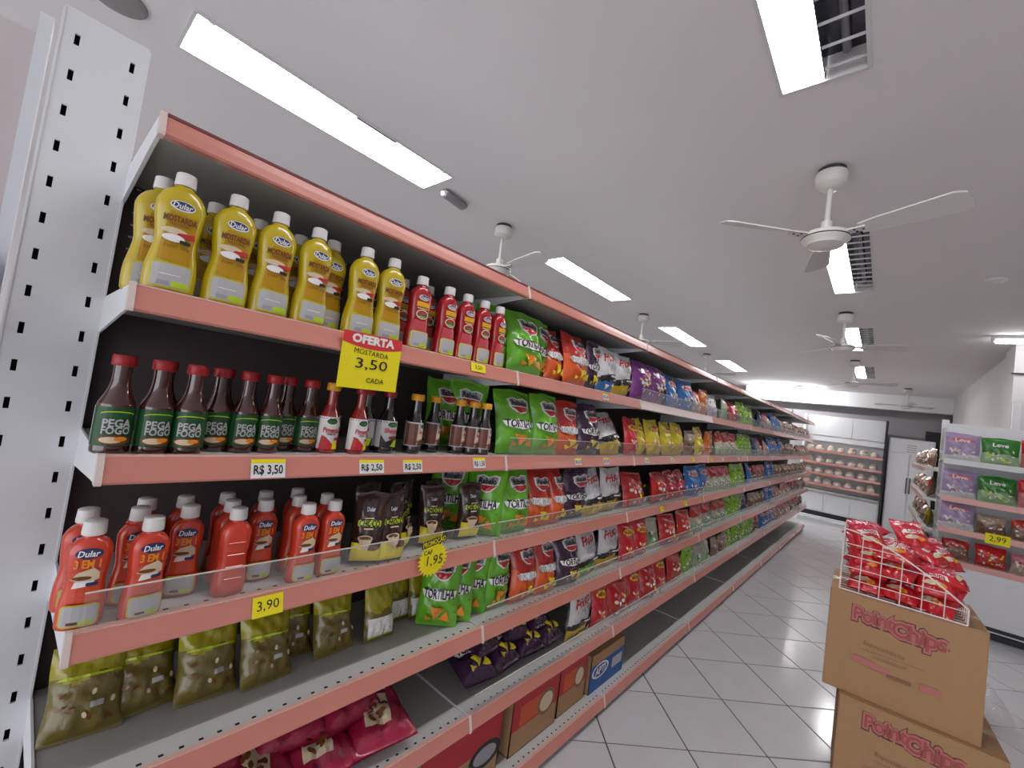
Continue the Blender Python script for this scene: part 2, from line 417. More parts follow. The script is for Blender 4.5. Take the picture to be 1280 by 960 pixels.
for i, (y, t) in enumerate(((.42, 'nearest the camera at the top edge'), (2.95, 'second, behind the near fan'), (5.45, 'third in the row'), (7.95, 'fourth in the row'))):
    lamp(-.365-.02*i, -.125-.02*i, y, y+1.25, 2, 'half-lit louvred ceiling lamp over the aisle, '+t, 'louvred lamps over the aisle')
r = thing('tube_lamp', 'bare fluorescent tube lamp by the white column at the right edge', 'ceiling lamp', (1.3, 5.87, CEIL))
MB().box(-.62, .62, -.03, .03, -.03, -.0005, 'lamp_frame').build('batten', r)
MB().tube((-.6, 0, -.055), (.6, 0, -.055), .016, 'lamp_on', 10).build('tube', r)
for x in (-.61, .60): MB().box(x-.008, x+.018, -.015, .015, -.075, -.03, 'lamp_frame').build('lamp_holder', r)
# lamp in the space behind the gondola's far end that brightens the beam
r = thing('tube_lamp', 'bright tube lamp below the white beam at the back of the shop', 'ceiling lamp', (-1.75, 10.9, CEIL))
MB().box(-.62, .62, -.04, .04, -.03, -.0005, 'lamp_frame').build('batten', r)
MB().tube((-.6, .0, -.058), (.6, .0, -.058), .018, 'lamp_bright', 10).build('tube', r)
# emergency light pod and small fittings
r = thing('emergency_light', 'small grey pod fitting on the ceiling beside the long lamp', 'ceiling fitting', (-2.13, 1.64, CEIL), (0, 0, .15))
MB().cbox(-.034, .034, -.11, .11, -.045, -.0005, .018, M('pod_grey', '#8f8d90', .4)).build('body', r, True)
MB().lathe([(.006,.006,-.002),(.018,.018,-.003),(.018,.018,-.02),(.010,.010,-.026)], 'lamp_frame', 10, cy=-.095).build('lens', r).location = (0, 0, -.022)
for i, (x, y, rr, c, lb) in enumerate(((-2.16, .06, .085, 'ceiling_patch', 'flat round grey plate on the ceiling above the slotted post'), (.475, 4.1, .05, 'lamp_frame', 'small round white ceiling fitting right of the near fan'))):
    if c == 'ceiling_patch': M(c, '#8f8d8c', .7)
    o = MB().lathe([(rr,rr,-.0005),(rr,rr,-.006),(rr*.85,rr*.85,-.012),(rr*.4,rr*.4,-.014)], c, 24).build('ceiling_plate', None, True); o.location = (x, y, CEIL); tag(o, lb, 'ceiling fitting')
# ------------------------------------------------------------------ ceiling fans
def fan(x, y, ang, label, drop=.325, rad=.46, bow=0):
    r = thing('ceiling_fan', label, 'ceiling fan', (x, y, CEIL), (0, 0, 0), 'white three-blade ceiling fans')
    MB().lathe([(.052,.052,-.0005),(.055,.055,-.014),(.050,.050,-.02)], 'fan_dark', 20).build('mounting_plate', r, True)
    MB().lathe([(.060,.060,-.021),(.066,.066,-.045),(.060,.060,-.075),(.036,.036,-.092),(.012,.012,-.096)], 'fan_white', 24).build('canopy', r, True)
    MB().tube((0,0,-.09), (0,0,-drop+.04), .011, 'fan_white', 10).build('rod', r, True)
    MB().lathe([(.014,.014,-drop+.085),(.022,.022,-drop+.08),(.023,.023,-drop+.03)], 'fan_white', 14).build('collar', r, True)
    mo = MB().lathe([(.03,.03,-drop+.034),(.085,.085,-drop+.022),(.092,.092,-drop+.008),(.092,.092,-drop-.006),(.075,.075,-drop-.02),(.07,.07,-drop-.03),(.035,.035,-drop-.042),(.01,.01,-drop-.044)], 'fan_white', 28).build('motor_housing', r, True)
    MB().lathe([(.0925,.0925,-drop+.004),(.0935,.0935,-drop+.001),(.0925,.0925,-drop-.002)], 'fan_dark', 28).build('motor_band', mo, True)
    for k in range(3):
        a = math.radians(ang+120*k)
        br = MB().box(.075, .155, -.022, .022, -.004, .002, 'fan_white')
        for px, py in ((.115, -.012), (.115, .012), (.142, 0)): br.tube((px, py, -.007), (px, py, .006), .005, 'fan_dark', 6)
        bl = put('blade', None, r, (0, 0, -drop+.012), (0, 0, a))
        b = MB(); n = 8
        pts = [(.13, -.030), (.20, -.040), (rad-.03, -.056), (rad, -.040), (rad+.004, 0), (rad, .040), (rad-.03, .056), (.20, .040), (.13, .030)]
        v = []
        for z in (-.003, .003): v += [(px, py*math.cos(.3), z-py*math.sin(.3)+.02*px) for px, py in pts]
        m = len(pts); b.add(v, [tuple(range(m-1,-1,-1)), tuple(range(m, 2*m))]+[(i, (i+1) % m, m+(i+1) % m, m+i) for i in range(m)], 'fan_blade')
        me = b.mesh('blade'); COL.objects.unlink(bl); bpy.data.objects.remove(bl)
        bl = put('blade', me, r, (0, 0, -drop+.012), (0, 0, a))
        br.build('blade_bracket', bl)
    return r
fan(-.262, 2.27, -20, 'white ceiling fan nearest the camera, hanging over the aisle')
fan(-.345, 4.84, 15, 'white ceiling fan over the aisle, second from the camera')
fan(-.38, 7.45, 5, 'white ceiling fan over the aisle, third from the camera')
fan(.25, 10.3, 40, 'small distant ceiling fan in front of the white beam')
fan(-2.12, 2.10, -8, 'white ceiling fan above the gondola, nearest the long lamp')
fan(-2.19, 4.62, 30, 'white ceiling fan above the gondola, second from the long lamp')
fan(-2.25, 7.2, 0, 'white ceiling fan above the gondola, third from the long lamp')

# ------------------------------------------------------------------ bottles
FACE = math.pi/2      # products on the long gondola face the aisle (+X)
def interp(prof, z):
    for (a0, b0, z0), (a1, b1, z1) in zip(prof, prof[1:]):
        if z <= z1: k = (z-z0)/max(1e-6, z1-z0); return a0+(a1-a0)*k, b0+(b1-b0)*k
    return prof[-1][:2]
def flat_fn(prof, p):
    def fn(x, z, e):
        a, b = interp(prof, z); q = min(.97, abs(x)/a)
        return (x, -b*(1-q**p)**(1/p)-e, z)
    return fn
def cyl_fn(prof):
    def fn(x, z, e):
        r = interp(prof, z)[0]+e; t = x/r
        return (r*math.sin(t), -r*math.cos(t), z)
    return fn
def smooth_prof(pts, n=5):
    out = []
    for i in range(len(pts)-1):
        p0, p1, p2, p3 = pts[max(0,i-1)], pts[i], pts[i+1], pts[min(len(pts)-1,i+2)]
        for k in range(n):
            t = k/n
            out.append(tuple(.5*((2*p1[j])+(-p0[j]+p2[j])*t+(2*p0[j]-5*p1[j]+4*p2[j]-p3[j])*t*t+(-p0[j]+3*p1[j]-3*p2[j]+p3[j])*t**3) for j in range(3)))
    return out+[pts[-1]]
BOT = {}
def squeeze(kind, H, wd, dp, body, art, waist=.80):
    w, d, h = wd/2, dp/2, H-.024
    pr = smooth_prof([(w*.86,d*.84,0),(w*.97,d*.97,h*.02),(w,d,h*.10),(w*.985,d,h*.24),(w*waist,d*.93,h*.47),(w*(waist+.06),d*.93,h*.60),(w*.95,d*.96,h*.76),(w*.93,d*.93,h*.85),(w*.70,d*.78,h*.935),(w*.42,d*.62,h*.975),(.0125,.0125,h)], 3)
    bm = MB().lathe(pr, body, 24, 2.5).mesh('body', True)
    cm = MB().lathe([(.0158,.0158,h+.0005),(.0162,.0162,h+.003),(.0158,.0158,h+.012),(.0152,.0152,h+.0225),(.0135,.0135,h+.024)], 'cap_white', 18).mesh('cap', True)
    D = Dec(.009); art(D, w, h); lm = D.build('label', flat_fn(pr, 2.5))
    BOT[kind] = [('body', bm), ('cap', cm), ('label', lm)]
def logo(D, z, s=1.0, ring='white_ink'):
    D.ell(0, z, .0185*s, .0092*s, ring).ell(0, z+.0006*s, .0165*s, .0074*s, 'blue_ink')
    D.text('Dular', 0, z, .0105*s, 'white_ink', .028*s, bold=.02, shear=.15)
def art_mustard(D, w, h):
    D.poly([(-w*.62,h*.30),(w*.60,h*.27),(w*.62,h*.52),(w*.66,h*.72),(-w*.40,h*.74),(-w*.55,h*.5)], 'mustard_label')
    logo(D, h*.80)
    D.text('MOSTARDA', 0, h*.675, .0115, 'brown_ink', w*1.25, bold=.03); D.text('TRADICIONAL', 0, h*.625, .005, 'brown_ink', w*.8)
    D.ell(-w*.18, h*.565, w*.5, h*.028, 'beige_ink').poly([(-w*.1,h*.53),(w*.66,h*.52),(w*.62,h*.57),(0,h*.555)], 'red_ink').ell(-w*.15, h*.50, w*.42, h*.035, 'white_ink').rrect(w*.08, h*.462, w*.5, h*.495, .002, 'black_ink')
    D.text('CONT. 200g', 0, h*.42, .005, 'brown_ink', w)
    D.rrect(-w*.78, h*.045, w*.78, h*.275, .006, 'mustard_light').rrect(-w*.72, h*.06, w*.70, h*.26, .005, 'grey_ink')
    D.rect(-w*.5, h*.07, -w*.05, h*.11, 'silver_ink').rrect(w*.02, h*.065, w*.66, h*.115, .002, 'lime_ink')
    D.rect(-w*.45, h*.165, w*.3, h*.172, 'white_ink')
def art_ketchup(D, w, h):
    D.poly([(-w*.70,h*.29),(w*.70,h*.29),(w*.62,h*.45),(-w*.55,h*.46)], 'ketchup_label')
    logo(D, h*.80, .85)
    D.rect(-w*.58, h*.655, w*.60, h*.735, 'orange_ink').text('KETCHUP', 0, h*.695, .0095, 'yellow_ink', w*1.05, bold=.03)
    D.rect(-w*.5, h*.625, w*.4, h*.64, 'beige_ink')
    D.ell(0, h*.545, w*.56, h*.075, 'beige_ink').ell(0, h*.545, w*.46, h*.055, 'brown_ink').ell(-w*.05, h*.56, w*.3, h*.022, 'red_ink').ell(0, h*.525, w*.4, h*.018, 'green_ink').rect(-w*.45, h*.50, w*.2, h*.512, 'beige_ink')
    for k in range(3): D.rect(-w*.5, h*(.345+.035*k), w*.45, h*(.352+.035*k), 'pink_ink')
    D.rrect(-w*.80, h*.045, w*.80, h*.285, .006, 'yellow_ink').rrect(-w*.74, h*.06, w*.74, h*.272, .005, 'grey_ink')
    D.rect(-w*.5, h*.07, -w*.05, h*.105, 'silver_ink').rrect(w*.05, h*.065, w*.66, h*.115, .002, 'lime_ink')
def art_orange(D, w, h):
    D.poly([(-w*.7,h*.30),(w*.72,h*.30),(w*.66,h*.62),(-w*.58,h*.62)], 'ketchup_orange_label')
    logo(D, h*.825, .95, 'blue_ink')
    D.text('3 EM 1', 0, h*.715, .0135, 'orange_ink', w*1.1, bold=.04)
    D.poly([(-w*.62,h*.55),(-w*.3,h*.63),(w*.3,h*.67),(w*.55,h*.62),(w*.58,h*.54),(0,h*.51)], 'beige_ink').ell(-w*.15, h*.565, w*.42, h*.022, 'brown_ink').poly([(-w*.5,h*.46),(w*.3,h*.48),(w*.4,h*.53),(-w*.4,h*.53)], 'white_ink').rrect(w*.06, h*.475, w*.56, h*.515, .002, 'blue_ink')
    for k in range(3): D.rect(-w*.5, h*(.345+.03*k), w*.45, h*(.350+.03*k), 'pink_ink')
    D.rrect(-w*.80, h*.05, w*.80, h*.29, .007, 'mustard_light').rrect(-w*.73, h*.065, w*.73, h*.275, .006, 'grey_ink')
    D.rect(-w*.45, h*.08, -w*.0, h*.11, 'brown_ink').rrect(w*.05, h*.075, w*.6, h*.115, .002, 'lime_ink')
squeeze('mustard', .222, .077, .046, 'mustard', art_mustard, .80)
squeeze('ketchup_red', .205, .066, .044, 'ketchup_red', art_ketchup, .86)
squeeze('ketchup_orange', .176, .060, .044, 'ketchup_orange', art_orange, .84)
def back_of(src, dst, body):
    BOT[dst] = [('body', BOT[src][0][1]), ('cap', BOT[src][1][1])]
# an orange bottle turned with its plain ribbed back to the aisle
rib = MB()
for k in range(4): rib.cbox(-.016, .016, -.0235, -.019, .035+.024*k, .038+.024*k, .0008, 'ketchup_orange')
BOT['ketchup_plain'] = [BOT['ketchup_orange'][0], BOT['ketchup_orange'][1], ('rib', rib.mesh('rib'))]

def glass(kind, H, r, body, cap, art, neck=.0115, capr=.0165):
    h = H-.004
    pr = smooth_prof([(a,a,z) for a, z in ((r*.86,0),(r,.004),(r,.02),(r,H*.46),(r*.97,H*.51),(r*.72,H*.60),(neck*1.12,H*.68),(neck*.98,H*.78),(neck,h-.014),(neck,h))], 3)
    bm = MB().lathe(pr, body, 20).mesh('body', True)
    cm = MB().lathe([(capr*.94,capr*.94,H-.019),(capr,capr,H-.017),(capr,capr,H-.003),(capr*.9,capr*.9,H)], cap, 18).mesh('cap', True)
    D = Dec(.008); art(D, r, H); lm = D.build('label', cyl_fn(pr))
    BOT[kind] = [('body', bm), ('cap', cm), ('label', lm)]
def art_pega(D, r, H):
    W_ = r*1.75; z0, z1 = H*.085, H*.475
    D.rect(-W_, z0, W_, z1, 'green_label').rect(-W_, z0, -W_*.86, z1, 'grey_ink')
    D.ell(0, z1-.012, r*.95, .0055, 'lime_ink').ell(0, z1-.0135, r*.95, .0052, 'green_label')
    D.text('PEGA', 0, z0+.040, .0135, 'grey_ink', r*1.5, bold=.03).text('FOGO', 0, z0+.0275, .0125, 'grey_ink', r*1.5, bold=.03)
    D.ell(0, z0+.011, r*.95, .0085, 'brown_ink').ell(-r*.2, z0+.011, r*.6, .0055, 'beige_ink').ell(r*.3, z0+.013, r*.35, .004, 'orange_ink')
def art_pepper(D, r, H):
    W_ = r*1.9; z0, z1 = H*.06, H*.52
    D.rect(-W_, z0, W_, z1, 'white_ink').ell(0, z1-.011, r*.55, .007, 'black_ink').ell(0, z1-.0115, r*.42, .0045, 'green_ink')
    D.text('Pimenta', 0, z1-.032, .0125, 'red_ink', r*1.7, bold=.03).text('VERMELHA', 0, z1-.042, .005, 'black_ink', r*.9)
    D.poly([(-W_*.6,z0),(W_*.55,z0),(r*.2,z0+.014),(-r*.5,z0+.03),(-r*.95,z0+.034)], 'red_ink').poly([(r*.2,z0+.001),(r*1.0,z0+.001),(r*.95,z0+.010),(r*.3,z0+.022)], 'yellow_ink').ell(r*.6, z0+.026, r*.3, .004, 'red_ink')
def art_shoyu(D, r, H):
    W_ = r*1.9; z0, z1 = H*.10, H*.52
    D.rect(-W_, z0, W_, z1, 'grey_ink').ell(0, z1-.010, r*.55, .0065, 'black_ink').ell(0, z1-.0105, r*.42, .004, 'green_ink')
    D.text('Shoyu', -r*.1, z1-.028, .0125, 'red_ink', r*1.5, bold=.03)
    D.poly([(-W_*.6,z0),(W_*.6,z0),(W_*.6,z0+.02),(r*.2,z0+.024),(-r*.6,z0+.016),(-W_*.6,z0+.034)], 'black_ink').poly([(-r*.1,z0+.004),(r*.8,z0),(r*1.05,z0+.02),(r*.3,z0+.021)], 'lime_ink').ell(r*.1, z0+.027, r*.5, .005, 'brown_ink')
def art_english(D, r, H):
    W_ = r*1.9; z0, z1 = H*.13, H*.53
    D.rect(-W_, z0, W_, z1, 'grey_ink').rect(-W_*.92, z0+.003, -r*.25, z1-.004, 'brown_label')
    D.poly([(-r*.25,z0+.02),(r*.9,z0+.02),(r*.9,z1-.004),(r*.2,z1-.004)], 'beige_ink').ell(r*.5, z1-.011, r*.42, .006, 'black_ink').ell(r*.5, z1-.0115, r*.3, .004, 'green_ink')
    D.text('Molho', r*.45, z1-.028, .009, 'red_ink', r*.9, bold=.02).rect(-W_, z0+.012, W_, z0+.016, 'brown_ink').poly([(-r*.2,z0+.003),(r*.9,z0+.003),(r*.8,z0+.018),(r*.1,z0+.02)], 'brown_label')
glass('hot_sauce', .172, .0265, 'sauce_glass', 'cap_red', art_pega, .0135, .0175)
glass('pepper_yellow', .172, .0235, 'pepper_glass', 'cap_yellow', art_pepper, .0105)
glass('pepper_red', .172, .0235, 'pepper_glass', 'cap_red', art_pepper, .0105)
glass('soy', .172, .0285, 'soy_glass', 'cap_red', art_shoyu, .0125)
glass('english', .172, .0255, 'soy_glass', 'cap_yellow', art_english, .0135, .018)
def bottle(kind, name, x, y, z, label, group, rz=0, cat='bottle'):
    r = thing(name, label, cat, (x, y, z), (0, 0, FACE+rz), group)
    for nm, me in BOT[kind]: put(nm, me, r)
    return r
SZ = [z-.0045 for z in ZS]      # standing height of each shelf, front strip
SB = [z-.006 for z in ZS]
# mustard on the top product shelf
F = [(-.985,.155),(-.985,.241),(-.985,.320),(-.985,.402),(-1.03,.458),(-.985,.522),(-.985,.600)]
for i, (x, y) in enumerate(F):
    bottle('mustard', 'mustard_bottle', x, y, SZ[1], 'yellow mustard squeeze bottle, %s from the left along the front of its shelf' % ORD[i+1], 'mustard bottles', random.uniform(-.12, .12))
for i, (x, y) in enumerate([(-1.05,.135),(-1.12,.150),(-1.085,.228),(-1.085,.312),(-1.085,.402),(-1.09,.487),(-1.085,.572)]):
    bottle('mustard', 'mustard_bottle', x, y, SZ[1], 'yellow mustard bottle in the rows behind, %s from the left, half hidden' % ORD[i+1], 'mustard bottles', random.uniform(-.15, .15))
for i, (x, y) in enumerate([(-.985,.694),(-.985,.792),(-.985,.866),(-.985,.940),(-.985,1.012)]):
    bottle('ketchup_red', 'ketchup_bottle', x, y, SZ[1], 'dark red ketchup squeeze bottle, %s from the mustard along the front row' % ORD[i+1], 'dark red ketchup bottles', random.uniform(-.14, .14))
for i, (x, y) in enumerate([(-1.07,.69),(-1.05,.765),(-1.07,.86),(-1.07,.95)]):
    bottle('ketchup_red', 'ketchup_bottle', x, y, SZ[1], 'dark red ketchup bottle in the row behind, %s from the mustard' % ORD[i+1], 'dark red ketchup bottles', random.uniform(-.14, .14))
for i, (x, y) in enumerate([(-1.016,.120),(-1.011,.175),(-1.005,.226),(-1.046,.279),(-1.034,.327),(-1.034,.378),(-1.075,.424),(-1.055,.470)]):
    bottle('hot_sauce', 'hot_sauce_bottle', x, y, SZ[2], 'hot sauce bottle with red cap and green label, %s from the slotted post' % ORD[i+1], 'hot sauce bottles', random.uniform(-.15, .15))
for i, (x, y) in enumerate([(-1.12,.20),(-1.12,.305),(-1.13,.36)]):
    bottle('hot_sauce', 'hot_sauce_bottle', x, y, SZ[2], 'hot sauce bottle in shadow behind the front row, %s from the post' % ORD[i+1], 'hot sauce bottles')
bottle('pepper_yellow', 'pepper_sauce_bottle', -1.035, .516, SZ[2], 'pepper sauce bottle with yellow cap and white label beside the hot sauces', 'pepper sauce bottles', -.1)
bottle('pepper_red', 'pepper_sauce_bottle', -1.025, .589, SZ[2], 'pepper sauce bottle with white label standing just under the yellow offer sign', 'pepper sauce bottles', .12)
bottle('pepper_red', 'pepper_sauce_bottle', -1.085, .545, SZ[2], 'pepper sauce bottle half hidden between the two front pepper bottles', 'pepper sauce bottles', .9)
bottle('soy', 'soy_sauce_bottle', -1.04, .683, SZ[2], 'black soy sauce bottle with white label, in front of its pair', 'soy sauce bottles', .1)
bottle('soy', 'soy_sauce_bottle', -1.07, .635, SZ[2], 'black soy sauce bottle half hidden left of the front soy bottle', 'soy sauce bottles', -.7)
for i, (x, y) in enumerate([(-1.033,.772),(-1.075,.80),(-1.067,.866),(-1.035,.945),(-1.015,.988),(-1.0,1.028),(-1.06,1.04)]):
    bottle('english', 'sauce_bottle', x, y, SZ[2], 'dark sauce bottle with yellow cap and brown label, %s from the soy sauce' % ORD[i+1], 'dark sauce bottles with yellow caps', random.uniform(-.2, .2))
for i, (k, x, y) in enumerate([('ketchup_orange',-.995,.118),('ketchup_orange',-.985,.195),('ketchup_orange',-1.045,.263),('ketchup_plain',-1.0,.337),('ketchup_orange',-1.045,.405),('ketchup_orange',-.99,.478),('ketchup_orange',-.998,.546)]):
    lb = 'orange-red ketchup squeeze bottle behind the clear guard, %s from the slotted post' if k != 'ketchup_plain' else 'plain orange-red bottle turned with its ribbed back forward, %s from the post'
    bottle(k, 'ketchup_bottle', x, y, SZ[3], lb % ORD[i+1], 'orange ketchup bottles', random.uniform(-.2, .1))
for i, (x, y) in enumerate([(-1.07,.115),(-1.055,.186),(-1.06,.342),(-1.12,.205),(-1.12,.27),(-1.125,.35),(-1.06,.486),(-1.06,.555),(-1.12,.43),(-1.13,.51)]):
    bottle('ketchup_orange', 'ketchup_bottle', x, y, SZ[3], 'orange-red ketchup bottle in the rear rows, %s, mostly hidden' % ORD[i+1], 'orange ketchup bottles', random.uniform(-.2, .2))

# ------------------------------------------------------------------ bags
BAG = {}
def bag_T(w, h, t, seed, full=.5):
    rnd = random.Random(seed); ph = [rnd.uniform(0, 6.28) for _ in range(8)]; am = [rnd.uniform(.6, 1.3) for _ in range(8)]
    def T(u, v):
        if v < .045 or v > .955: base = .02; k = 0
        else:
            q = (v-.045)/.91
            base = (max(0, 1-abs(2*q-1)**2.6))**.62*(1.12-.34*q); k = 1
        e = max(0, 1-abs(u)**2.5)**.6
        wr = k*e*(.17*am[0]*math.sin(9*u+ph[0]+4*v)*(abs(2*v-1)**1.5)+.10*am[1]*math.sin(17*u+ph[1]-6*v)*abs(2*v-1)+.075*am[2]*math.sin(7*v*math.pi+ph[2]+3*u)+.05*am[3]*math.sin(23*v+11*u+ph[3])-.13*am[4]*(1-abs(math.sin(3.1*u+4.2*v+ph[4])))**3-.12*am[5]*(1-abs(math.sin(2.4*u-5.1*v+ph[5])))**3)
        return t/2*(base*e+wr*base)+.0012*e+.0004
    def cx(u, v):
        side = 1-.055*math.sin(math.pi*v)**2+.012*math.sin(11*v+ph[4]+(2 if u > 0 else 0))
        return u*w/2*side
    def bend(v): return .16*t*math.sin(3*v+ph[5])
    def zz(u, v): return v*h+.022*h*math.sin(2.3*u+ph[6])*v**3+.006*h*math.sin(7*u+ph[7])*v**6
    return T, cx, bend, zz
def bag_mesh(w, h, t, seed, zone, back, nu=18, nv=30):
    T, cx, bend, zz = bag_T(w, h, t, seed); mb = MB()
    for sgn in (-1, 1):
        v = []; f = []; mm = []
        for j in range(nv+1):
            for i in range(nu+1):
                u = -1+2*i/nu; vv = j/nv; v.append((cx(u, vv), sgn*T(u, vv)+bend(vv), zz(u, vv)))
        for j in range(nv):
            for i in range(nu):
                a = j*(nu+1)+i; q = (a, a+1, a+nu+2, a+nu+1)
                f.append(q if sgn < 0 else q[::-1]); mm.append(zone(-1+2*(i+.5)/nu, (j+.5)/nv) if sgn < 0 else back)
        k0 = len(mb.v); mb.v += v
        for q, m in zip(f, mm): mb.f.append([a+k0 for a in q]); mb.m.append(mb.mi('foil_'+m))
    me = mb.mesh('bag', fix=False)
    bm = bmesh.new(); bm.from_mesh(me); bmesh.ops.remove_doubles(bm, verts=bm.verts, dist=.0002); bm.to_mesh(me); bm.free()
    me.polygons.foreach_set('use_smooth', [True]*len(me.polygons)); me.update()
    def fn(x, z, e):
        vv = min(1, max(0, z/h)); side = 1-.055*math.sin(math.pi*vv)**2
        u = max(-.97, min(.97, x/(w/2*side)))
        return (x, -T(u, vv)+bend(vv)-e*1.5, zz(u, vv))
    return me, fn
def make_bag(kind, w, h, t, zone, back, art, nvar=2):
    out = []
    for s in range(nvar):
        me, fn = bag_mesh(w, h, t, hash_seed(kind)+s, zone, back); pm = None
        if art:
            D = Dec(.011, True); art(D, w, h); pm = D.build('print', fn, .0012, .0009)
            for i, m in enumerate(list(pm.materials)): pm.materials[i] = foil_ink(m)
        out.append((me, pm))
    BAG[kind] = (out, w, h, t)
def hash_seed(s): return sum((i+3)*ord(c) for i, c in enumerate(s))
def chip(D, x, z, s, m, a): D.poly([(x+s*math.cos(a+k*2.094), z+s*math.sin(a+k*2.094)*.8) for k in range(3)], m)
def brand(D, x, z, w):
    D.poly([(x-w*.30,z+w*.13),(x-w*.15,z+w*.17),(x,z+w*.13),(x+w*.15,z+w*.17),(x+w*.30,z+w*.13),(x+w*.27,z-w*.05),(x+w*.12,z-w*.17),(x,z-w*.20),(x-w*.12,z-w*.17),(x-w*.27,z-w*.05)], 'white_ink')
    D.poly([(x-w*.26,z+w*.11),(x-w*.14,z+w*.145),(x,z+w*.105),(x+w*.14,z+w*.145),(x+w*.26,z+w*.11),(x+w*.24,z-w*.02),(x-w*.24,z-w*.02)], 'silver_ink')
    D.poly([(x-w*.235,z-w*.045),(x+w*.235,z-w*.045),(x+w*.10,z-w*.145),(x,z-w*.17),(x-w*.10,z-w*.145)], 'red_ink')
    D.text('Rabelo', x, z+w*.045, w*.115, 'black_ink', w*.44, bold=.03)
def tortilla(chipm, band, accent):
    def art(D, w, h):
        brand(D, w*.04, h*.76, w)
        D.poly([(-w*.42,h*.50),(-w*.1,h*.535),(w*.42,h*.50),(w*.38,h*.42),(0,h*.38),(-w*.36,h*.42)], band)
        D.text('TORTILHA', 0, h*.468, w*.17, 'black_ink' if band == 'white_ink' else 'white_ink', w*.74, bold=.03)
        for x, z, s, a in ((-.02,.24,.20,.4),(.2,.17,.16,1.4),(-.22,.15,.10,2.2)): chip(D, x*w, z*h, s*w, chipm, a)
        for k in range(14):
            r = random.Random(k); chip(D, w*r.uniform(-.42,.42), h*r.choice((r.uniform(.08,.36), r.uniform(.58,.94))), w*.028, accent, r.uniform(0, 3))
    return art
def fresco(low):
    def art(D, w, h):
        D.text('Frisco', -w*.04, h*.80, w*.24, 'red_ink', w*.62, rot=.16, bold=.03, shear=.2)
        D.text('Milho', w*.04, h*.64, w*.17, 'silver_ink', w*.45, rot=.2, bold=-.005, shear=.3); D.text('verde', w*.08, h*.56, w*.13, 'silver_ink', w*.35, rot=.2, bold=-.005, shear=.3)
        D.ell(w*.32, h*.62, w*.09, w*.06, 'red_ink').ell(w*.32, h*.62, w*.06, w*.03, 'orange_ink')
        D.poly([(-w*.45,h*.36),(-w*.1,h*.42),(w*.45,h*.46),(w*.45,h*.34),(-w*.45,h*.30)], 'black_ink').rect(-w*.05, h*.365, w*.40, h*.40, 'white_ink')
        for x, z, s, a in ((-.15,.15,.13,.4),(.18,.2,.12,1.4)): chip(D, x*w, z*h, s*w, low, a)
    return art
def spots(cols, n, zr=(.1,.9), s=.05):
    def art(D, w, h):
        for k in range(n):
            r = random.Random(k*7+n); D.ell(w*r.uniform(-.38,.38), h*r.uniform(*zr), w*s*r.uniform(.7,1.5), w*s*r.uniform(.5,1.1), cols[k % len(cols)], 7, r.uniform(0, 3))
    return art
def header(m1, m2, txt, tm):
    def art(D, w, h):
        D.ell(0, h*.74, w*.33, h*.085, m1).text(txt, 0, h*.74, w*.16, tm, w*.52, bold=.03)
        spots([m2, 'beige_ink', 'white_ink'], 16, (.12,.55), .045)(D, w, h)
    return art
Z1 = lambda m: (lambda u, v: m)
def Z2(top, low, s): return lambda u, v: low if v < s+.04*math.sin(5*u) else top
def Z3(top, mid, low, a, b): return lambda u, v: low if v < a+.05*u else (mid if v < b+.06*u else top)
make_bag('green', .165, .238, .078, Z2('green', 'green', .3), 'green_dark', tortilla('orange_ink', 'white_ink', 'green_ink'), 3)
make_bag('orange', .150, .232, .078, Z2('deepred', 'orange', .52), 'deepred', tortilla('yellow_ink', 'grey_ink', 'orange_ink'), 3)
make_bag('purple', .150, .230, .078, Z1('purple'), 'purple', tortilla('yellow_ink', 'white_ink', 'pink_ink'), 2)
make_bag('whiteyellow', .165, .218, .070, Z3('white', 'black', 'gold', .28, .40), 'white', fresco('yellow_ink'), 2)
make_bag('whiteblue', .150, .215, .065, Z3('white', 'black', 'blue', .28, .38), 'white', fresco('white_ink'), 1)
make_bag('whitegreen_corn', .165, .215, .070, Z3('white', 'black', 'green', .28, .38), 'white', fresco('yellow_ink'), 1)
make_bag('violet', .20, .215, .075, Z1('violet'), 'violet', spots(['white_ink', 'beige_ink', 'pink_ink', 'yellow_ink'], 26, (.15,.75)), 2)
make_bag('blue', .17, .215, .065, Z1('blue'), 'darkblue', header('white_ink', 'blue_ink', 'Milho', 'red_ink'), 2)
make_bag('pinkclear', .17, .17, .065, Z2('pink', 'tan', .6), 'pink', spots(['white_ink', 'red_ink', 'beige_ink'], 16), 2)
make_bag('orangesnack', .16, .19, .065, Z2('snack', 'snack', .5), 'snack', header('yellow_ink', 'orange_ink', 'Snack', 'red_ink'), 1)
make_bag('whiteblue_pasta', .16, .18, .060, Z2('white', 'lilac', .45), 'white', spots(['blue_ink', 'white_ink', 'silver_ink'], 14), 1)
make_bag('whitegreen', .16, .18, .060, Z2('clear', 'palegreen', .5), 'palegreen', spots(['green_ink', 'white_ink', 'beige_ink'], 16), 2)
make_bag('crimson', .19, .18, .075, Z1('crimson'), 'crimson', spots(['pink_ink', 'white_ink', 'beige_ink', 'brown_ink'], 14), 2)
make_bag('greenpasta', .17, .205, .070, Z1('lime'), 'green_dark', spots(['lime_ink', 'green_ink', 'white_ink'], 18), 2)
make_bag('dark', .15, .19, .060, Z1('darkblue'), 'black', spots(['white_ink', 'silver_ink'], 8), 1)
make_bag('brown', .17, .17, .065, Z2('tan', 'brown', .55), 'brown', spots(['beige_ink', 'white_ink', 'brown_ink'], 14), 2)
make_bag('brownred', .17, .18, .065, Z2('deepred', 'brown', .6), 'brown', spots(['beige_ink', 'red_ink', 'white_ink'], 14), 1)
make_bag('red', .13, .20, .060, Z1('red'), 'deepred', header('yellow_ink', 'orange_ink', 'Milho', 'red_ink'), 2)
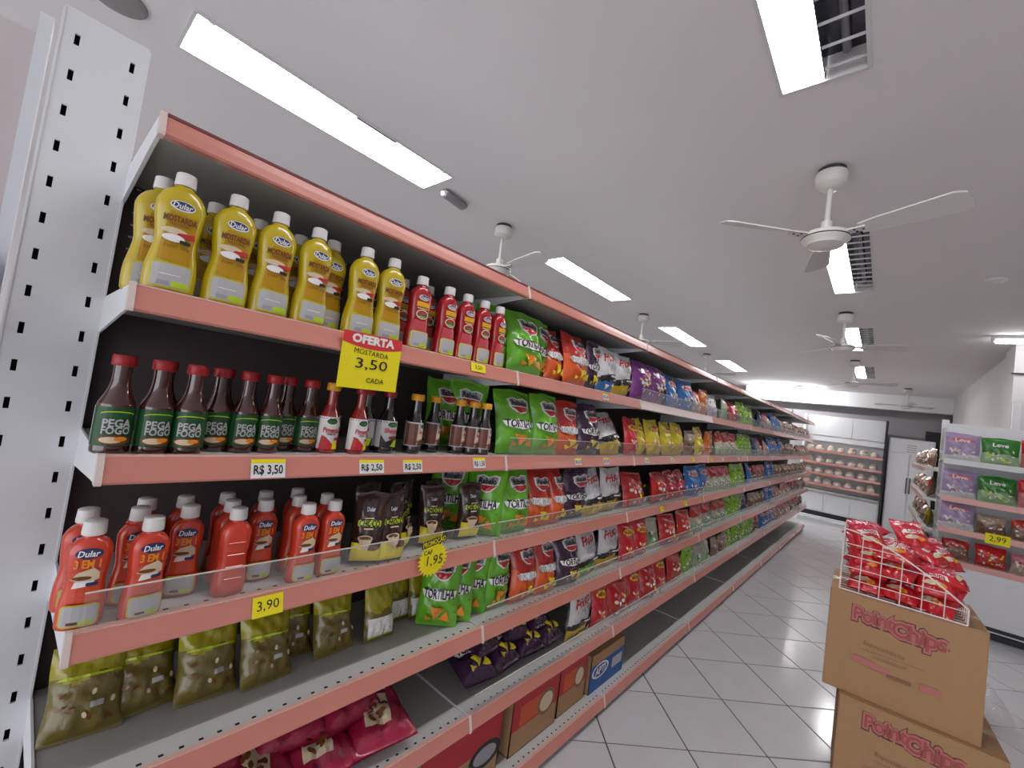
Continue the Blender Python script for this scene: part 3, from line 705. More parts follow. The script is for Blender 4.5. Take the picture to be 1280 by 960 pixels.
make_bag('redcandy', .18, .185, .075, Z2('red', 'deepred', .5), 'deepred', spots(['yellow_ink', 'beige_ink', 'white_ink', 'pink_ink'], 20, (.1,.7)), 2)
make_bag('yellow', .15, .205, .070, Z2('yellow', 'yellow', .5), 'yellow', header('red_ink', 'orange_ink', 'Massa', 'yellow_ink'), 2)
make_bag('whitered', .16, .195, .065, Z3('deepred', 'clear', 'palegreen', .35, .62), 'clear', spots(['white_ink', 'beige_ink', 'green_ink'], 18, (.1,.6)), 2)
def bag(kind, name, loc, rot, label, group, sx=1, sy=1, sz=1, var=None, cat='bag'):
    vs, w, h, t = BAG[kind]; me, pm = vs[var % len(vs)] if var is not None else random.choice(vs)
    o = put(name, me, None, loc, rot); o.scale = (sx, sy, sz); tag(o, label, cat, group)
    if pm: put('print', pm, o)
    return o
DESC = dict(green=('tortilla_chip_bag', 'green tortilla chip bag'), orange=('tortilla_chip_bag', 'red and orange tortilla chip bag'), purple=('tortilla_chip_bag', 'dark purple tortilla chip bag'),
    whiteyellow=('snack_bag', 'white snack bag with yellow lower part'), whiteblue=('snack_bag', 'white snack bag with blue lower part'), whitegreen_corn=('snack_bag', 'white snack bag with green lower part'),
    violet=('snack_bag', 'violet popcorn snack bag'), blue=('snack_bag', 'blue snack bag'), pinkclear=('snack_bag', 'clear pinkish food bag'), orangesnack=('snack_bag', 'orange snack bag'),
    whiteblue_pasta=('pasta_bag', 'white and blue pasta bag'), whitegreen=('pasta_bag', 'clear and pale green pasta bag'), crimson=('candy_bag', 'crimson candy bag'), greenpasta=('pasta_bag', 'bright green pasta bag'),
    dark=('snack_bag', 'dark blue snack bag'), brown=('food_bag', 'brownish food bag'), brownred=('food_bag', 'brown and red food bag'), red=('snack_bag', 'red snack bag with yellow oval'),
    redcandy=('candy_bag', 'glossy red candy bag'), yellow=('pasta_bag', 'yellow pasta bag'), whitered=('pasta_bag', 'clear pasta bag with red top'))
SHN = {1: 'top product shelf', 2: 'second shelf', 3: 'third shelf', 4: 'fourth shelf', 5: 'fifth shelf'}
TABLE = {
1 : [('green', 1.202, 0.178), ('green', 1.339, 0.096), ('orange', 1.421, 0.068), ('orange', 1.543, 0.177), ('purple', 1.695, 0.1), ('whiteblue', 1.816, 0.14), ('whiteyellow', 1.987, 0.185), ('violet', 2.308, 0.401), ('blue', 2.66, 0.228), ('blue', 2.894, 0.213), ('pinkclear', 3.085, 0.168), ('orangesnack', 3.269, 0.202), ('whiteblue_pasta', 3.524, 0.269), ('whitegreen', 3.834, 0.307), ('crimson', 4.133, 0.241), ('greenpasta', 4.448, 0.332), ('greenpasta', 4.8, 0.308), ('dark', 5.242, 0.279), ('pinkclear', 5.601, 0.356), ('blue', 6.084, 0.514), ('brown', 6.604, 0.415), ('brown', 7.112, 0.473)],
2 : [('green', 1.213, 0.182), ('green', 1.386, 0.155), ('orange', 1.548, 0.147), ('purple', 1.708, 0.16), ('whiteyellow', 1.943, 0.281), ('red', 2.16, 0.134), ('yellow', 2.3, 0.105), ('yellow', 2.45, 0.195), ('yellow', 2.657, 0.194), ('yellow', 2.855, 0.202), ('brown', 3.069, 0.194), ('yellow', 3.272, 0.179), ('orangesnack', 3.519, 0.24), ('whitered', 3.796, 0.272), ('whitered', 4.152, 0.393), ('greenpasta', 4.662, 0.571), ('dark', 5.094, 0.221), ('pinkclear', 5.473, 0.459), ('blue', 5.965, 0.436), ('blue', 6.373, 0.381), ('brown', 6.836, 0.431), ('brown', 7.363, 0.491)],
3 : [('green', 1.251, 0.159), ('orange', 1.404, 0.136), ('orange', 1.524, 0.104), ('purple', 1.674, 0.196), ('whiteyellow', 1.835, 0.126), ('whiteyellow', 2.015, 0.219), ('redcandy', 2.294, 0.303), ('redcandy', 2.602, 0.268), ('crimson', 2.924, 0.349), ('blue', 3.216, 0.203), ('blue', 3.438, 0.206), ('whitered', 3.7, 0.317), ('whitered', 4.078, 0.396), ('greenpasta', 4.542, 0.532), ('blue', 4.998, 0.313), ('brownred', 5.476, 0.569), ('blue', 6.048, 0.484), ('brown', 6.595, 0.507), ('brown', 7.206, 0.593)],
4 : [('green', 0.99, 0.061), ('green', 1.056, 0.065), ('green', 1.129, 0.074), ('green', 1.235, 0.13), ('orange', 1.373, 0.138), ('orange', 1.52, 0.134), ('purple', 1.671, 0.158), ('whitegreen_corn', 1.851, 0.188), ('whiteyellow', 2.063, 0.219), ('red', 2.268, 0.155), ('red', 2.43, 0.15), ('whitegreen', 2.623, 0.192), ('redcandy', 2.833, 0.202), ('redcandy', 3.119, 0.313), ('whitered', 3.427, 0.236), ('whitered', 3.698, 0.267), ('whitered', 4.031, 0.355), ('greenpasta', 4.503, 0.54), ('dark', 4.937, 0.2), ('brown', 5.443, 0.745), ('blue', 6.152, 0.583), ('pinkclear', 7.088, 1.183)],
5 : [('whiteyellow', 1.866, 0.241), ('red', 2.06, 0.13), ('redcandy', 2.24, 0.23), ('red', 2.454, 0.179), ('redcandy', 2.631, 0.175), ('red', 2.835, 0.21), ('redcandy', 3.081, 0.253), ('greenpasta', 3.324, 0.168), ('whitegreen', 3.639, 0.428), ('brown', 4.086, 0.424), ('greenpasta', 4.565, 0.482), ('greenpasta', 5.115, 0.619), ('brownred', 5.604, 0.282), ('blue', 6.168, 0.762), ('pinkclear', 7.223, 1.132)],
}
COUNT = {}
for s, rows in TABLE.items():
    ext = []
    for k, y, wd in rows:
        n = max(1, round(wd/.21)) if wd > .27 else 1
        for i in range(n): ext.append((k, y-wd/2+wd*(i+.5)/n, wd/n))
    y = ext[-1][1]+.24
    while y < 9.15: ext.append((random.choice(('brown', 'pinkclear', 'brownred')), y, .22)); y += .235
    for k, y, wd in ext:
        _, w, h, t = BAG[k]; nm, ds = DESC[k]; COUNT[(k, s)] = COUNT.get((k, s), 0)+1
        sx = max(.72, min(1.22, wd*1.03/w)); c = COUNT[(k, s)]
        x = -1.018-(.03 if wd < .1 and y < 2 else 0)+random.uniform(-.012, .008); tilt = -random.uniform(.05, .14)
        rz = FACE+random.uniform(-.16, .10)
        if k == 'green' and s == 4 and c <= 3: rz = FACE-.75; x = -1.06; sx = .8
        if s == 2 and k == 'whiteyellow' and c == 1: tilt = -.35
        bag(k, nm, (x, y, SB[s]+.003), (tilt, 0, rz), '%s, %s of its kind along the %s' % (ds, ORD[c], SHN[s]), 'bags on the %s' % SHN[s], sx, 1, min(1.0, (ZS[s-1]-.032-SB[s]-.004)/h)*random.uniform(.96, 1))
# green bags at the end of the first bay, standing sideways behind the bottles
for i, (s, x, y, a) in enumerate(((2, -1.13, 1.06, -.6), (3, -1.05, 1.135, -1.0), (1, -1.09, 1.10, -.5), (2, -1.18, 1.0, -.4), (3, -1.16, 1.06, -.7))):
    bag('green', 'tortilla_chip_bag', (x, y, SB[s]+.003), (-.05, 0, FACE+a), 'green tortilla chip bag turned sideways behind the %s front row, %s' % (SHN[s], 'nearer' if i < 3 else 'deeper'), 'green bags turned sideways', .85)

# ------------------------------------------------------------------ other goods on the first bays
def art_choco(D, w, h):
    D.ell(0, h*.78, w*.14, h*.03, 'blue_ink').text('Dular', 0, h*.78, w*.12, 'white_ink', w*.24)
    D.rrect(-w*.34, h*.555, w*.34, h*.64, .004, 'lime_ink').text('CHOCO', 0, h*.598, w*.19, 'black_ink', w*.6, bold=.03)
    D.rect(-w*.15, h*.66, w*.1, h*.675, 'beige_ink').rect(-w*.15, h*.515, w*.12, h*.535, 'beige_ink')
    D.poly([(-w*.44,h*.05),(w*.44,h*.05),(w*.44,h*.27),(w*.1,h*.22),(-w*.2,h*.32),(-w*.44,h*.33)], 'yellow_ink')
    D.ell(-w*.08, h*.40, w*.22, h*.045, 'beige_ink').ell(-w*.08, h*.405, w*.17, h*.03, 'brown_ink').poly([(-w*.28,h*.39),(w*.12,h*.39),(w*.02,h*.24),(-w*.14,h*.24)], 'beige_ink').ell(w*.22, h*.28, w*.16, h*.05, 'brown_ink')
make_bag('choco', .085, .182, .052, Z1('choco'), 'choco', art_choco, 2)
for i, (x, y, a) in enumerate([(-1.005,.652,-.5),(-.990,.712,-.05),(-1.045,.785,.6),(-1.04,.893,-.35),(-1.035,1.045,-.2),(-1.10,.70,.1),(-1.11,.83,0),(-1.11,.95,.2)]):
    bag('choco', 'chocolate_pouch', (x, y, SB[3]+.003), (-.06, 0, FACE+a), 'dark brown chocolate powder pouch with yellow foot, %s from the ketchup' % ORD[i+1], 'chocolate pouches', cat='pouch')
def art_olive(D, w, h):
    D.rect(w*.05, h*.30, w*.22, h*.36, 'grey_ink')
    D.poly([(-w*.4,h*.64),(w*.4,h*.62),(w*.4,h*.64),(-w*.3,h*.67)], 'lime_ink')
    for k in range(9):
        r = random.Random(k+50); D.ell(w*r.uniform(-.35,.35), h*r.uniform(.14,.5), w*.05, w*.03, ['brown_ink','beige_ink'][k % 3 == 0], 7, r.uniform(0,3))
make_bag('olive', .118, .165, .065, Z2('oliveyellow', 'olive', .62), 'olive', art_olive, 2)
def art_oliveback(D, w, h):
    D.rect(-w*.42, h*.08, w*.42, h*.40, 'white_ink').rect(-w*.42, h*.05, w*.42, h*.08, 'lime_ink')
make_bag('olive_back', .10, .160, .045, Z2('oliveyellow', 'olive', .5), 'olive', art_oliveback, 1)
for i, (k, x, y, a, t) in enumerate([('olive',-1.115,.165,-.1,-.45),('olive',-1.13,.262,.1,-.42),('olive',-1.095,.365,-.05,-.40),('olive',-1.075,.485,.05,-.38),('olive',-1.14,.56,-.05,-.3),('olive',-1.095,.665,.05,-.32),('olive_back',-1.09,.80,0,-.2),('olive_back',-1.15,.90,0,-.2),('olive_back',-1.13,.985,0,-.2)]):
    d = 'brownish bag of grain with yellow top' if k == 'olive' else 'yellow grain bag with white back label'
    bag(k, 'grain_bag', (x, y, SB[4]+.003), (t, 0, FACE+a), '%s, %s from the slotted post on the fourth shelf' % (d, ORD[i+1]), 'grain bags on the fourth shelf')
def art_mag(D, w, h):
    D.poly([(-w*.28,h*.22),(w*.1,h*.18),(w*.2,h*.52),(-w*.2,h*.56)], 'beige_ink').rect(-w*.3, h*.58, w*.25, h*.66, 'grey_ink')
    for k in range(12):
        r = random.Random(k+90); D.ell(w*r.uniform(-.2,.12), h*r.uniform(.24,.5), w*.05, w*.03, 'brown_ink', 7, r.uniform(0,3))
make_bag('magenta', .19, .26, .085, Z1('magenta'), 'magenta', art_mag, 3)
for i, (x, y, a) in enumerate([(-.985,.30,.1),(-.985,.48,-.05),(-.985,.64,.08),(-.98,.80,-.12)]):
    bag('magenta', 'magenta_bag', (x, y, SB[5]+.035), (-1.22, 0, FACE+a), 'glossy magenta food bag lying on the fifth shelf, %s from the left' % ORD[i+1], 'magenta bags on the fifth shelf')
for i, (x, y, a) in enumerate([(-1.02,1.22,-.15),(-1.02,1.38,.1),(-1.02,1.53,-.05),(-1.02,1.68,.12)]):
    bag('purple', 'tortilla_chip_bag', (x, y, SB[5]+.032), (-1.32, 0, FACE+a), 'dark purple tortilla chip bag lying flat on the fifth shelf, %s from the left' % ORD[i+1], 'purple bags lying flat')
for i, (x, y, a) in enumerate([(-1.06,1.30,.1),(-1.06,1.47,-.12),(-1.06,1.63,.05)]):
    bag('purple', 'tortilla_chip_bag', (x, y, SB[5]+.085), (-1.36, 0, FACE+a), 'dark purple chip bag on top of the flat pile, %s from the left' % ORD[i+1], 'purple bags lying flat')
for i, (x, y, a) in enumerate([(-1.06,.38,.2),(-1.06,.57,-.15),(-1.05,.74,.1)]):
    bag('magenta', 'magenta_bag', (x, y, SB[5]+.095), (-1.30, 0, FACE+a), 'glossy magenta food bag in the upper layer of the fifth shelf, %s from left' % ORD[i+1], 'magenta bags on the fifth shelf', 1, 1.15)
# display cartons on the base shelf
M('carton_red', '#b3252c', .6, noise=.05); M('carton_blue', '#2a5a9c', .6, noise=.05); M('carton_orange', '#c9542c', .6)
def carton(y0, y1, h, x0, kind, label):
    w = y1-y0; r = thing('display_carton', label, 'carton', (x0, (y0+y1)/2, SZ[6]), (0, 0, FACE), 'cartons on the base shelf')
    d = .24
    b = MB(); b.box(-w/2, w/2, 0, .004, 0, h, 'kraft').box(-w/2, -w/2+.004, 0, d, 0, h, 'kraft').box(w/2-.004, w/2, 0, d, 0, h, 'kraft').box(-w/2, w/2, d-.004, d, 0, h, 'kraft').box(-w/2, w/2, 0, d, 0, .004, 'kraft_dark')
    b.build('body', r)
    fl = MB(); fl.box(-w/2+.002, w/2-.002, .004, d*.5-.002, h-.004, h, 'kraft').box(-w/2+.002, w/2-.002, d*.5+.002, d-.004, h-.004, h, 'kraft_dark'); fl.build('flap', r)
    D = Dec(0)
    if kind == 'red':
        D.rect(-w*.5, h*.42, w*.5, h*.96, 'carton_red').rect(-w*.35, h*.45, w*.1, h*.8, 'carton_orange').ell(w*.22, h*.58, w*.2, h*.24, 'kraft_dark').ell(w*.22, h*.58, w*.15, h*.17, 'beige_ink')
    elif kind == 'plain':
        D.rect(-w*.5, h*.50, w*.5, h*.93, 'carton_red').ell(w*.30, h*.40, w*.22, h*.2, 'black_ink').ell(w*.30, h*.40, w*.16, h*.13, 'silver_ink')
    else:
        D.rect(-w*.5, 0.0, w*.5, h*.72, 'carton_blue').ell(-w*.22, h*.50, w*.24, h*.2, 'white_ink').ell(-w*.22, h*.50, w*.2, h*.16, 'carton_blue').text('APTI', -w*.22, h*.5, h*.2, 'white_ink', w*.34, bold=.03).rect(w*.12, h*.30, w*.44, h*.58, 'grey_ink')
    put('print', D.build('print'), r)
    return r
carton(.98, 1.36, .235, -1.015, 'plain', 'red and brown display carton on the base shelf, nearest the camera')
carton(1.43, 1.745, .225, -1.015, 'red', 'brown carton with red top print on the base shelf, second from the camera')
carton(1.765, 2.0, .225, -1.02, 'red', 'small red topped carton on the base shelf next to the blue one')
carton(2.03, 2.39, .185, -1.01, 'blue', 'blue fronted display carton on the base shelf')

# ------------------------------------------------------------------ signs and price tags
def flatsheet(name, w, h, D, loc, rot, label, cat, m, group=None):
    r = thing(name, label, cat, loc, rot, group)
    MB().box(-w/2, w/2, 0, .0006, -h, 0, m).build('sheet', r); put('print', D.build('print'), r); return r
def offer():
    D = Dec(0); w, h = .158, .132
    D.poly([(-w/2,0),(w/2,0),(w/2,-.026)]+[(w/2-w*k/8, -.026-.010*math.sin(math.pi*k/8)) for k in range(1, 8)]+[(-w/2,-.026)], 'paper_red')
    D.text('OFERTA', 0, -.014, .019, 'white_ink', w*.95, bold=.05, sx=1.15)
    D.text('MOSTARDA', -.002, -.045, .0125, 'marker_black', .115, rot=-.05, bold=0); D.text('3,50', .002, -.073, .025, 'marker_black', .11, sx=1.5, bold=.0); D.text('CADA', .016, -.110, .0125, 'marker_black', .06, bold=.005)
    return flatsheet('offer_sign', w, h, D, (FX+.0105, .549, 1.572), (.02, -.02, FACE), 'yellow paper sign reading OFERTA MOSTARDA 3,50 CADA on the pink rail', 'sign', 'paper_yellow')
offer()
def ptag(y, z, txt, w, h, style, label):
    D = Dec(0)
    if style: D.rect(-w/2, -h*.22, w/2, 0, 'paper_yellow')
    D.text(txt, 0, -h*(.60 if style else .5), h*.48, 'marker_black', w*.85, bold=.02 if style else .0)
    return flatsheet('price_tag', w, h, D, (FX-.0015, y, z), (-.30, 0, FACE), label, 'price tag', 'paper_white' if style else 'paper_yellow', 'price tags on the pink rails')
ptag(.915, 1.5625, '3,50', .062, .027, 0, 'yellow handwritten 3,50 tag under the dark red ketchup bottles')
ptag(.360, 1.271, 'R$ 3,50', .066, .038, 1, 'white price tag with yellow strip reading R$ 3,50 under hot sauces')
ptag(.599, 1.268, 'R$ 2,50', .068, .033, 1, 'price tag reading R$ 2,50 left of its twin')
ptag(.723, 1.267, 'R$ 2,50', .062, .032, 1, 'price tag reading R$ 2,50 right of its twin')
ptag(.976, 1.272, 'R$ 1,50', .052, .032, 1, 'small white price tag under the yellow capped sauce bottles')
ptag(.403, .983, '3,90', .060, .040, 0, 'yellow handwritten price tag below the orange ketchup bottles')
for i, (y, s) in enumerate(((1.56, 2), (1.80, 2), (1.72, 1))):
    ptag(y, ZS[s]-.008, 'R$ 2,50', .05, .028, 1, ['small white price tag under the red chip bags', 'small white price tag under the white snack bags', 'small white price tag on the rail under the blue and white snack'][i])
for i, (y, s, st) in enumerate(((2.25, 2, 1), (2.62, 2, 1), (3.0, 2, 0), (3.4, 2, 0), (2.55, 3, 0), (2.95, 3, 0), (3.7, 2, 1), (4.2, 2, 1))):
    ptag(y, ZS[s]-.008, '2,50', .05, .028, st, 'small %s price tag far along the %s rail, %s' % ('white' if st else 'yellow', SHN[s], ORD[i+1]))
# starburst promotion sign
r = thing('promotion_sign', 'yellow starburst sign reading PROMOÇÃO clipped to the clear guard', 'sign', (FX+.0105, .835, .955), (0, .0, FACE))
pts = []
for k in range(48):
    rr = .050 if k % 2 == 0 else .040; t = 2*math.pi*k/48; pts.append((rr*1.08*math.cos(t), .030+rr*math.sin(t)))
MB().prism(pts, 0, .001, 'paper_yellow').build('burst', r)
D = Dec(0)
D.poly([(-.046,.062),(.040,.078),(.040,.098),(-.046,.082)], 'black_ink').text('PROMOÇÃO', -.003, .080, .0145, 'yellow_ink', .08, rot=.18, bold=.03)
D.text('CAF', -.022, .052, .013, 'marker_black', .03).text('1,95', .006, .026, .028, 'marker_black', .07, bold=0)
put('print', D.build('print'), r)

# ------------------------------------------------------------------ cardboard boxes with the wire basket
def art_points(D, w, h, z):
    for bold, m in ((.16, 'print_dark'), (.11, 'print_pink'), (.02, 'print_red')):
        D.text('Point', -w*.185, z+.022, .054, m, w*.28 if bold < .05 else w*.31, bold=bold, sx=.85); D.text('Chips', w*.105, z-.002, .060, m, w*.34 if bold < .05 else w*.37, bold=bold, sx=.9)
    D.text('Especialidade', -.05, z-.095, .018, 'print_brown', .14, rot=-.06, bold=-.005)
    D.rect(-.12, z-.118, .07, z-.1165, 'print_brown').rect(-.085, z-.132, .025, z-.130, 'print_brown').rect(-.085, z-.140, .020, z-.138, 'print_brown')
    D.poly([(-.15,z-.155),(-.11,z-.150),(-.05,z-.165),(-.02,z-.168),(-.02,z-.186),(-.08,z-.182),(-.15,z-.175)], 'print_pink').rect(-.035, z-.196, .04, z-.182, 'print_brown').rect(.065, z-.196, .125, z-.170, 'print_pink')
def big_box(loc, rz, w, d, h, ztxt, label):
    r = thing('cardboard_box', label, 'cardboard box', loc, (0, 0, rz), 'kraft cardboard boxes')
    MB().cbox(-w/2, w/2, 0, d, 0, h-.004, .003, 'kraft').build('body', r)
    f = MB(); f.box(-w/2, w/2, .002, d/2-.001, h-.004, h, 'kraft').build('flap', r)
    MB().box(-w/2, w/2, d/2+.001, d-.002, h-.004, h, 'kraft').build('flap', r)
    MB().box(-w/2-.0005, w/2+.0005, d/2-.025, d/2+.025, h, h+.0006, M('tape', '#b59a70', .25)).build('tape', r)
    D = Dec(0); art_points(D, w, h, ztxt); put('print', D.build('print'), r)
    return r
big_box((.175, 2.47, 0), .06, .49, .40, .42, .335, 'lower brown cardboard box with red lettering standing on the floor')
big_box((.108, 2.50, .42), .03, .485, .40, .42, .32, 'upper brown cardboard box with red lettering carrying the wire basket')
r = thing('wire_basket', 'white wire basket full of red bags on the cardboard boxes', 'basket', (.10, 2.50, .845), (0, 0, .03))
XL, XR, DB, HL, HR = -.205, .19, .34, .262, .06
def rim(x):      # rounded slope of the side panels
    k = (x-XL)/(XR-XL); return HL-(HL-HR)*(k**1.6)
for yy in (0, DB):
    fr = MB(); n = 14; P3 = [(XL, yy, 0)]+[(XL+(XR-XL)*i/n, yy, rim(XL+(XR-XL)*i/n)) for i in range(n+1)]+[(XR, yy, 0), (XL, yy, 0)]
    fr.path(P3, .0034, 'wire_white'); fr.build('side_frame', r)
    for k in range(1, 6):
        x = XL+(XR-XL)*k/6; MB().tube((x, yy, 0), (x, yy, rim(x)), .0018, 'wire_white', 5).build('wire', r)
    for z in (.05, .10, .15, .20):
        xe = XR
        while rim(xe) < z and xe > XL: xe -= .005
        MB().tube((XL, yy, z), (xe, yy, z), .0018, 'wire_white', 5).build('wire', r)
for k in range(9):
    y = DB*k/8
    MB().path([(XL, y, HL), (XL, y, 0), (XR, y, 0), (XR, y, HR)], .0018, 'wire_white', 5).build('wire', r)
for z in (HL, .2, .14, .07): MB().tube((XL, 0, z), (XL, DB, z), .0022, 'wire_white', 5).build('wire', r)
MB().tube((XR, 0, HR), (XR, DB, HR), .003, 'wire_white', 6).build('rim', r)
for k in range(1, 4): x = XL+(XR-XL)*k/4; MB().tube((x, 0, 0), (x, DB, 0), .0018, 'wire_white', 5).build('wire', r)
def art_red(D, w, h):
    D.poly([(-w*.3,h*.4),(w*.3,h*.46),(w*.25,h*.58),(-w*.3,h*.55)], 'white_ink').text('Chips', 0, h*.50, w*.17, 'red_ink', w*.42, bold=.03)
    D.ell(-w*.1, h*.26, w*.24, h*.07, 'beige_ink').ell(w*.1, h*.22, w*.14, h*.05, 'orange_ink').poly([(-w*.4,h*.72),(w*.4,h*.76),(w*.4,h*.82),(-w*.4,h*.78)], 'pink_ink')
make_bag('red_chips', .135, .175, .075, Z2('cerise', 'red', .5), 'red', art_red, 3)
xs_i = lambda x: 0 if x < -.08 else (1 if x < .05 else 2)
rr = random.Random(11); n = 0
cells = []
for lz, (zz, xs) in enumerate(((.052, (-.115, .005, .115)), (.118, (-.125, -.01, .10)), (.182, (-.13, -.02)), (.235, (-.13,)))):
    for x in xs:
        for y in ((.098, .18, .26) if lz < 3 else (.12, .235)): cells.append((x, y, zz, lz))
for i, (x, y, z, lz) in enumerate(cells):
    a = rr.uniform(-.5, .5); tl = rr.uniform(-1.5, -.9); n += 1
    c, q = math.cos(a), math.sin(a)
    L = .175*.5
    # centre of the bag is offset from its foot along its tilted axis
    dy, dz = L*math.sin(-tl), L*math.cos(tl)
    ox, oy = -q*dy, c*dy
    lay = ['bottom', 'second', 'third', 'topmost'][lz]
    bag('red_chips', 'red_chip_bag', (.10+x-ox, 2.50+y-oy, .845+z-dz), (tl, 0, a), 'red chip bag in the wire basket, %s layer, %s column, %s row' % (lay, 'left middle right'.split()[xs_i(x)], ('front', 'middle', 'rear')[0 if y < .14 else (1 if y < .2 else 2)]), 'red chip bags in the %s layer of the basket' % lay, .95, .9, .95)
for i, (x, y, z, a, tl) in enumerate(((.14, .30, .21, 1.2, -1.1), (.20, .20, .16, 1.5, -1.2), (.05, .30, .26, .4, -.9), (.17, .36, .19, .9, -.8))):
    bag('red_chips', 'red_chip_bag', (.10+x, 2.50+y-.06, .845+z-.05), (tl, 0, a), 'glossy red chip bag spilling over the low side of the basket, %s' % ORD[i+1], 'red chip bags spilling over the basket rim', .95, .9, .95)

# ------------------------------------------------------------------ end display on the right
EX0, EX1, EY = .425, 1.38, 5.75
r = thing('end_display', 'white end-of-aisle shelving unit at the right edge of the picture', 'shelving unit', (.9, EY, 0)); off = (-.9, -EY, 0)
def rp(nm, mb, p=None, sm=False):
    o = mb.build(nm, p or r, sm)
    if not p: o.location = off
    return o
rp('back_panel', MB().box(EX0, EX1, EY+.36, EY+.375, .1, 1.865, 'white_metal'))
rp('side_panel', MB().box(EX0-.004, EX0+.012, EY+.02, EY+.36, .1, 1.80, 'acrylic'))
for x in (EX0, .885): rp('post', MB().box(x, x+.05, EY+.375, EY+.42, 0, 1.90 if x == EX0 else 2.12, 'white_metal'))
for k, z in enumerate((1.514, 1.169, .885, .60, .16)):
    s = rp('shelf', MB().cbox(EX0, EX1, EY+.008, EY+.36, z-.03, z-.004, .003, 'shelf_white'))
    rp('price_rail', MB().box(EX0+.004, EX1, EY-.004, EY+.006, z-.05, z, 'white_metal' if k in (0, 4) else 'pink_rail'), s)
rp('kick_plate', MB().box(EX0, EX1, EY+.01, EY+.03, .06, .16, 'white_metal'))
rp('plinth', MB().box(EX0+.02, EX1, EY+.03, EY+.36, 0, .10, 'dark_metal'))
for i, zz in enumerate((.075, .02)): rp('dark_strip', MB().box(EX0+.1, EX1, EY+.002, EY+.012, zz, zz+.03, 'dark_metal'))
rp('lower_panel', MB().box(EX0, EX1, EY+.005, EY+.02, .155, .56, 'white_metal'))
make_bag('lilacbag', .22, .25, .08, Z3('lilac', 'lilac', 'white', .2, .72), 'lilac', header('pink_ink', 'white_ink', 'Leve', 'white_ink'), 1)
make_bag('greenbag', .22, .24, .08, Z2('green_dark', 'palegreen', .4), 'palegreen', header('green_ink', 'lime_ink', 'Leve', 'white_ink'), 1)
make_bag('salmonbag', .22, .25, .08, Z2('red', 'salmon', .5), 'salmon', header('red_ink', 'white_ink', 'Leve', 'white_ink'), 1)
EB = [(1.510, (('lilacbag', .55, 'lilac and pink'), ('greenbag', .79, 'green'), ('salmonbag', 1.03, 'red and salmon'), ('lilacbag', 1.26, 'second lilac'))),
      (1.165, (('lilacbag', .55, 'lilac and pink'), ('greenbag', .79, 'green'), ('salmonbag', 1.03, 'red and salmon'), ('greenbag', 1.26, 'second green'))),
      (.881, (('lilacbag', .55, 'lilac'), ('brown', .77, 'brownish'), ('brownred', .98, 'brown and red'), ('brown', 1.19, 'second brownish'))),
      (.596, (('brownred', .56, 'brown and red'), ('redcandy', .78, 'red'), ('pinkclear', .99, 'pinkish'), ('redcandy', 1.2, 'second red')))]
for k, (z, row) in enumerate(EB):
    for kd, x, ds in row:
        gap = (.30, .30, .24, .24)[k]
        bag(kd, 'food_bag', (x, EY+.10, z), (-.12, 0, random.uniform(-.1, .1)), '%s food bag on the %s shelf of the end display' % (ds, ['top', 'second', 'third', 'lowest'][k]), 'bags on the end display', 1, 1, min(1, gap/BAG[kd][2])).scale.x = 1.08
D = Dec(0); D.text('2,99', 0, -.045, .05, 'marker_black', .1, bold=0)
flatsheet('price_tag', .15, .09, D, (.80, EY-.006, .905), (0, 0, 0), 'large yellow price card on the end display at the right', 'price tag', 'paper_yellow')
# side shelves of the right-hand gondola running away behind the end display
r = thing('gondola_bay', 'shelving unit running away behind the end display, seen from its side', 'shelving unit', (.62, 6.6, 0)); off = (-.62, -6.6, 0)
rp('back_panel', MB().box(.60, .615, 6.16, 8.6, .05, 1.6, 'shelf_white'))
for z in (1.40, 1.10, .80, .5, .16):
    s = rp('shelf', MB().cbox(.33, .60, 6.17, 8.6, z-.03, z, .003, 'shelf_white'))
    rp('price_rail', MB().box(.322, .331, 6.17, 8.6, z-.045, z, 'pink_rail'), s)
rp('plinth', MB().box(.36, .60, 6.17, 8.6, 0, .12, 'dark_metal'))
for k, z in enumerate((1.40, 1.10, .80, .5)):
    for i in range(9):
        kd = ('brown', 'olive', 'brownred', 'brown', 'olive')[(i+k*2) % 5]
        bag(kd, 'food_bag', (.375, 6.28+i*.25, z+.003), (-.12, 0, -FACE+random.uniform(-.2, .2)), '%s bag beside the end display, %s side shelf, %s in row' % ({'brown': 'brownish', 'olive': 'olive yellow', 'brownred': 'red and brown'}[kd], ['top', 'upper', 'middle', 'low'][k], ORD[i+1]), 'bags on the side shelves behind the end display', 1.1, 1, min(1.15, .24/BAG[kd][2]))

# ------------------------------------------------------------------ back of the shop
r = thing('wall_shelving', 'wall shelving with white header and pink rails at the end of the aisle', 'shelving unit', (-.6, 11.3, 0)); off = (.6, -11.3, 0)
rp('back_panel', MB().box(-1.32, .0, 11.52, 11.54, .05, 2.15, 'white_metal'))
rp('header_panel', MB().box(-1.32, -.52, 11.40, 11.42, 1.72, 2.14, 'white_metal')); rp('header_panel', MB().box(-.51, .0, 11.40, 11.42, 1.72, 2.14, 'white_metal'))
rp('header_panel', MB().box(-1.32, .0, 11.41, 11.43, 1.60, 1.712, 'white_metal'))
for x in (-1.34, -.0): rp('side_panel', MB().box(x, x+.04, 11.25, 11.54, 0, 2.15, 'dark_metal' if x > -.5 else 'white_metal'))
BZ = (1.40, 1.15, .925, .70)
for z in BZ:
    s = rp('shelf', MB().cbox(-1.30, .0, 11.30, 11.52, z-.03, z, .003, 'shelf_white'))
    rp('price_rail', MB().box(-1.30, .0, 11.288, 11.30, z-.045, z, 'pink_rail'), s)
rp('counter', MB().cbox(-1.30, .0, 11.22, 11.52, .52, .56, .006, 'shelf_grey'))
rp('cabinet', MB().box(-1.30, .0, 11.27, 11.52, .12, .52, 'white_metal'))
